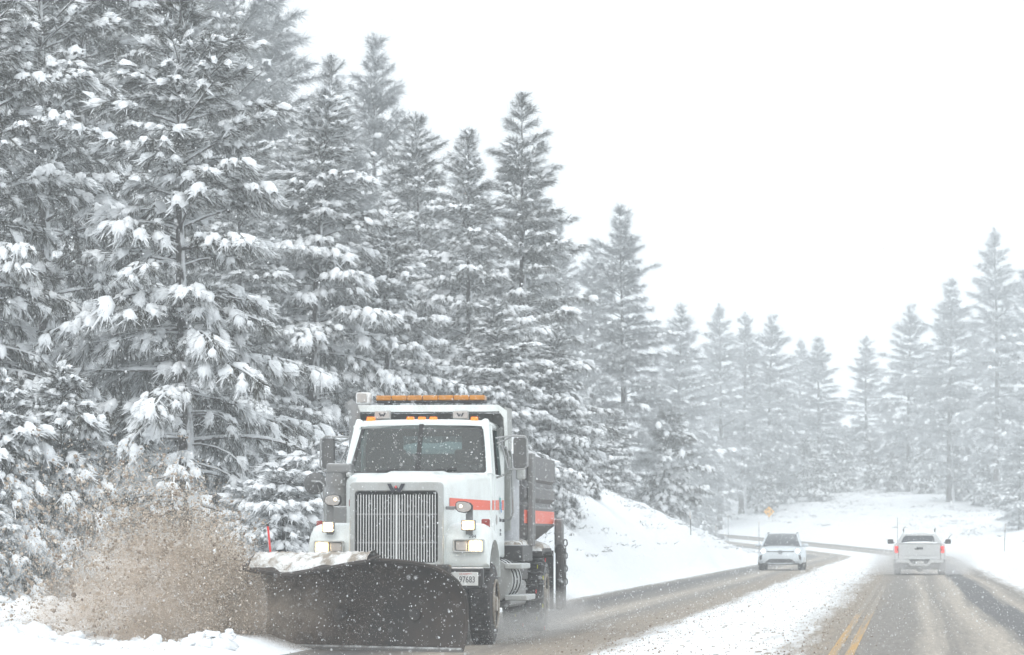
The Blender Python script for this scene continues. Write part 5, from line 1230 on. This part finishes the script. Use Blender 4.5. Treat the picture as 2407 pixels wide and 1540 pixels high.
# ---------------------------------------------------------------- things in the air: slush spray, wheel mist, falling snow
TET = np.array([(1, 1, 1), (1, -1, -1), (-1, 1, -1), (-1, -1, 1)], float) / 1.732; TETF = np.array([(0, 1, 2), (0, 3, 1), (0, 2, 3), (1, 3, 2)])
bm = bmesh.new(); bmesh.ops.create_icosphere(bm, subdivisions=1, radius=1); ICO = np.array([v.co[:] for v in bm.verts]); ICOF = np.array([[v.index for v in f.verts] for f in bm.faces]); bm.free()
def specks(name, P, size, m, tmpl=(TET, TETF), seed=0, stretch=None, jit=0.0, smooth=False):
    rs = np.random.RandomState(seed); N = len(P); q = rs.normal(size=(N, 4)); q /= np.linalg.norm(q, axis=1, keepdims=True); w, x, y, z = q.T
    Rm = np.stack([1 - 2 * (y * y + z * z), 2 * (x * y - z * w), 2 * (x * z + y * w), 2 * (x * y + z * w), 1 - 2 * (x * x + z * z), 2 * (y * z - x * w), 2 * (x * z - y * w), 2 * (y * z + x * w), 1 - 2 * (x * x + y * y)], -1).reshape(N, 3, 3)
    T = tmpl[0][None] * (1 + rs.uniform(-jit, jit, (N, len(tmpl[0]), 1)))
    Vv = np.einsum('nij,nkj->nki', Rm, T) * np.asarray(size)[:, None, None]
    if stretch is not None: Vv = Vv * np.asarray(stretch)
    Vv = Vv + P[:, None]; Ff = tmpl[1][None] + (np.arange(N) * len(tmpl[0]))[:, None, None]
    return np_mesh(name, Vv.reshape(-1, 3), Ff.reshape(-1, 3), m, None, smooth)
rs = np.random.RandomState(12)
def plume(n, vz, vx, sy, bias=1.0):
    tau_f = rs.uniform(0, 1, n) ** bias
    vzz = rs.uniform(vz[0], vz[1], n) ; vxx = rs.uniform(vx[0], vx[1], n); z0 = rs.uniform(.02, .95, n)
    T = (vzz + np.sqrt(vzz ** 2 + 19.6 * z0)) / 9.8; tau = T * tau_f
    X = -3.25 - vxx * tau + rs.normal(0, .10, n); Z = z0 + vzz * tau - 4.9 * tau ** 2
    Y = 41.45 + rs.uniform(-.35, .6, n) * sy + rs.normal(0, .25, n) * (1 + tau)
    return np.stack([X, Y, np.maximum(Z, .01)], -1)
fine = np.concatenate([plume(52000, (.3, 4.8), (.5, 3.7), 1.0), plume(46000, (2.6, 5.9), (1.6, 4.0), 1.0), plume(28000, (0, 2.5), (.3, 4.2), 1.2)])
o = specks('slush_spray', fine, np.exp(rs.normal(-5.3, .45, len(fine))), 'slushfine', seed=1); tag(o, 'brown slush spray thrown sideways off the plow blade', 'spray', kind='stuff')
def clumped(P, frac, sp, seed):
    r = np.random.RandomState(seed); k = int(len(P) * frac); c = P[r.randint(0, len(P), max(k // 14, 1))]
    P[:k] = c[r.randint(0, len(c), k)] + r.normal(0, sp, (k, 3)); P[:, 2] = np.maximum(P[:, 2], .02); return P
clods = clumped(np.concatenate([plume(5200, (.5, 5.3), (.6, 3.9), 1.0), plume(4200, (3.6, 6.2), (2.2, 4.2), 1.2)]), .6, .06, 4)
o = specks('slush_clods', clods, np.exp(rs.normal(-4.75, .5, len(clods))).clip(.004, .032), 'slushclod', (ICO, ICOF), seed=2, jit=.35); tag(o, 'dark clods of dirty snow flying in the slush spray', 'spray', kind='stuff')
n = 24000; u = rs.uniform(0, 1, n) ** 2.2 * .75; h = rs.uniform(0, 1, n); off = rs.uniform(.1, .9, n)
B = PL[None] + (PR - PL)[None] * u[:, None] + pn[None] * off[:, None]; face = np.stack([B[:, 0], B[:, 1], .03 + 1.05 * h ** 1.2], -1)
o = specks('blade_slush', face, np.exp(rs.normal(-5.7, .3, n)), 'bladeslush', seed=3); tag(o, 'fine brown slush rolling in front of the plow blade face', 'spray', kind='stuff')
def mist_volume(name, ells, col, dens, label, nscale=2.2, nlo=.36, nhi=.66):
    """airborne mist: a bounded volume whose density falls off from a few ellipsoid cores, broken up by noise"""
    lo = np.min([np.array(c) - np.array(r) for c, r, w in ells], 0); hi = np.max([np.array(c) + np.array(r) for c, r, w in ells], 0); lo[2] = max(lo[2], .03)
    m = bpy.data.materials.new(name + '_air'); m.use_nodes = True; nt = m.node_tree; nt.nodes.clear(); L = nt.links
    out = nt.nodes.new('ShaderNodeOutputMaterial'); pv = nt.nodes.new('ShaderNodeVolumePrincipled'); pv.inputs['Color'].default_value = (*col, 1); pv.inputs['Anisotropy'].default_value = .1
    tc = nt.nodes.new('ShaderNodeTexCoord'); t = nt.nodes.new('ShaderNodeTexNoise'); t.inputs['Scale'].default_value = nscale; t.inputs['Detail'].default_value = 5; t.inputs['Roughness'].default_value = .62
    L.new(tc.outputs['Object'], t.inputs['Vector']); acc = None
    for c, r, w in ells:
        vm = nt.nodes.new('ShaderNodeVectorMath'); vm.operation = 'SUBTRACT'; vm.inputs[1].default_value = c; L.new(tc.outputs['Object'], vm.inputs[0])
        vd = nt.nodes.new('ShaderNodeVectorMath'); vd.operation = 'DIVIDE'; vd.inputs[1].default_value = r; L.new(vm.outputs[0], vd.inputs[0])
        ln = nt.nodes.new('ShaderNodeVectorMath'); ln.operation = 'LENGTH'; L.new(vd.outputs[0], ln.inputs[0])
        mr = nt.nodes.new('ShaderNodeMapRange'); mr.interpolation_type = 'SMOOTHSTEP'; mr.inputs[1].default_value = 1.0; mr.inputs[2].default_value = .35; mr.inputs[4].default_value = w
        L.new(ln.outputs['Value'], mr.inputs[0])
        if acc is None: acc = mr.outputs[0]
        else:
            mxn = nt.nodes.new('ShaderNodeMath'); mxn.operation = 'MAXIMUM'; L.new(acc, mxn.inputs[0]); L.new(mr.outputs[0], mxn.inputs[1]); acc = mxn.outputs[0]
    nr = nt.nodes.new('ShaderNodeMapRange'); nr.inputs[1].default_value = nlo; nr.inputs[2].default_value = nhi; nr.inputs[3].default_value = .12; L.new(t.outputs['Fac'], nr.inputs[0])
    mu = nt.nodes.new('ShaderNodeMath'); mu.operation = 'MULTIPLY'; L.new(acc, mu.inputs[0]); L.new(nr.outputs[0], mu.inputs[1])
    m2 = nt.nodes.new('ShaderNodeMath'); m2.operation = 'MULTIPLY'; m2.inputs[1].default_value = dens; L.new(mu.outputs[0], m2.inputs[0]); L.new(m2.outputs[0], pv.inputs['Density']); L.new(pv.outputs[0], out.inputs['Volume'])
    o = MB().box(lo[0], hi[0], lo[1], hi[1], lo[2], hi[2]).build(name, m, None); tag(o, label, 'spray', kind='stuff'); return o
mist_volume('slush_mist', [((-4.5, 41.5, .62), (1.5, .8, 1.25), 1), ((-3.5, 41.45, .5), (.95, .75, .85), 1), ((-5.35, 41.6, .35), (1.15, .7, .85), .8), ((-2.75, 40.75, .5), (.85, .5, .7), .35)],
            (.93, .80, .68), 3.1, 'soft tan slush mist fanning out beside the plow blade', 3.2, .40, .62)
mist_volume('pickup_mist', [((kX - 1.15, 116.6, .42), (1.0, 2.6, .62), 1), ((kX + 1.15, 116.6, .42), (1.1, 2.6, .62), 1), ((kX, 115.4, .30), (2.1, 2.4, .38), .6)], (.93, .93, .93), .8, 'grey wheel mist kicked up around the pickup', .9)
c1_ = Vector((TX + 1.25 * tc_ + 7.0 * ts_, TY - 1.25 * ts_ + 7 * tc_, 0)); c2_ = Vector((TX + 1.2 * tc_ + .9 * ts_, TY - 1.2 * ts_ + .9 * tc_, 0))
mist_volume('truck_mist', [((c1_.x + .1, c1_.y - .4, .3), (.75, 1.4, .42), 1), ((c2_.x - .1, c2_.y + .4, .22), (.6, 1.2, .3), .8), ((c1_.x - .3, c1_.y - 3.4, .2), (.8, 2.4, .3), .6)], (.92, .91, .90), 1.1, 'pale wheel mist around the truck tyres', 2)
def mist(n, c, sp, seed):
    r = np.random.RandomState(seed); P = r.normal(size=(n, 3)) * np.array(sp) + np.array(c); P[:, 2] = r.gamma(1.6, .62, n) * sp[2] + .015; return P
mt = np.concatenate([mist(3500, (c1_.x + .15, c1_.y - .3, 0), (.4, .7, .2), 6), mist(2500, (c2_.x, c2_.y + .3, 0), (.3, .5, .14), 7)])
o = specks('truck_drops', mt, np.exp(rs.normal(-5.4, .35, len(mt))), 'mist', seed=6); tag(o, 'fine slush drops spinning off the truck tyres', 'spray', kind='stuff')
# grit lying on the snow strip and verges
n = 9000; gs = 74 + 110 * rs.uniform(0, 1, n) ** 1.6; gt = np.where(rs.uniform(size=n) < .75, rs.choice([-3.0, -.8], n) + rs.normal(0, .55, n), rs.choice([4.1, -7.3], n) + rs.normal(0, .4, n))
gp = np.array([road_point(a)[0] + b * np.array([math.cos(TH0), -math.sin(TH0)]) for a, b in zip(gs, gt)])
gzv = np.where((gt > -7.5) & (gt < 4.4), .016, ground(gp[:, 0], gp[:, 1]))
o = specks('road_grit', np.stack([gp[:, 0], gp[:, 1], gzv + .004], -1), np.exp(rs.normal(-4.75, .45, n)), 'slushclod', seed=8, jit=.3); tag(o, 'brown grit and slush crumbs scattered on the snow strip', 'grit', kind='stuff')
# falling snow through the whole air in view
n = 85000; Y = 45 + (235 - 45) * rs.uniform(0, 1, n) ** .9
X = rs.uniform(-1, 1, n) * (1.5 + .19 * Y); Z = rs.uniform(0.02, 1, n) * (2.0 + .18 * Y)
n2 = 125000; Y2 = 9 + (62 - 9) * rs.uniform(0, 1, n2) ** .5; X = np.concatenate([X, rs.uniform(-1, 1, n2) * (.8 + .18 * Y2)]); Z = np.concatenate([Z, .02 + rs.uniform(0, 1, n2) * (1.6 + .17 * Y2)])
Y = np.concatenate([Y, Y2]); n += n2
sz = np.exp(rs.normal(-5.55, .40, n)) * np.where(Y < 32, .75, 1) * (1 + 1.0 * smoothstep(50, 180, Y))
o = specks('falling_snow', np.stack([X, Y, Z], -1), sz, 'flake', seed=9, stretch=(1, 1, 1.2), jit=.3); tag(o, 'snowflakes falling through the air', 'snow', kind='stuff')

# ---------------------------------------------------------------- haze
M['haze'] = bpy.data.materials.new('haze_air'); M['haze'].use_nodes = True; nth = M['haze'].node_tree; nth.nodes.clear()
oh = nth.nodes.new('ShaderNodeOutputMaterial'); pv = nth.nodes.new('ShaderNodeVolumePrincipled'); pv.inputs['Color'].default_value = (.955, .985, 1, 1); pv.inputs['Density'].default_value = .0023; pv.inputs['Anisotropy'].default_value = .2
nth.links.new(pv.outputs[0], oh.inputs['Volume'])
hz = MB().box(gx[0] - 5, gx[-1] + 5, gy[0] - 5, gy[-1] + 5, float(GZ.min()) - 1.2, 42).build('haze', M['haze'], None); tag(hz, 'thin even snowfall haze filling the air', 'haze', kind='stuff')
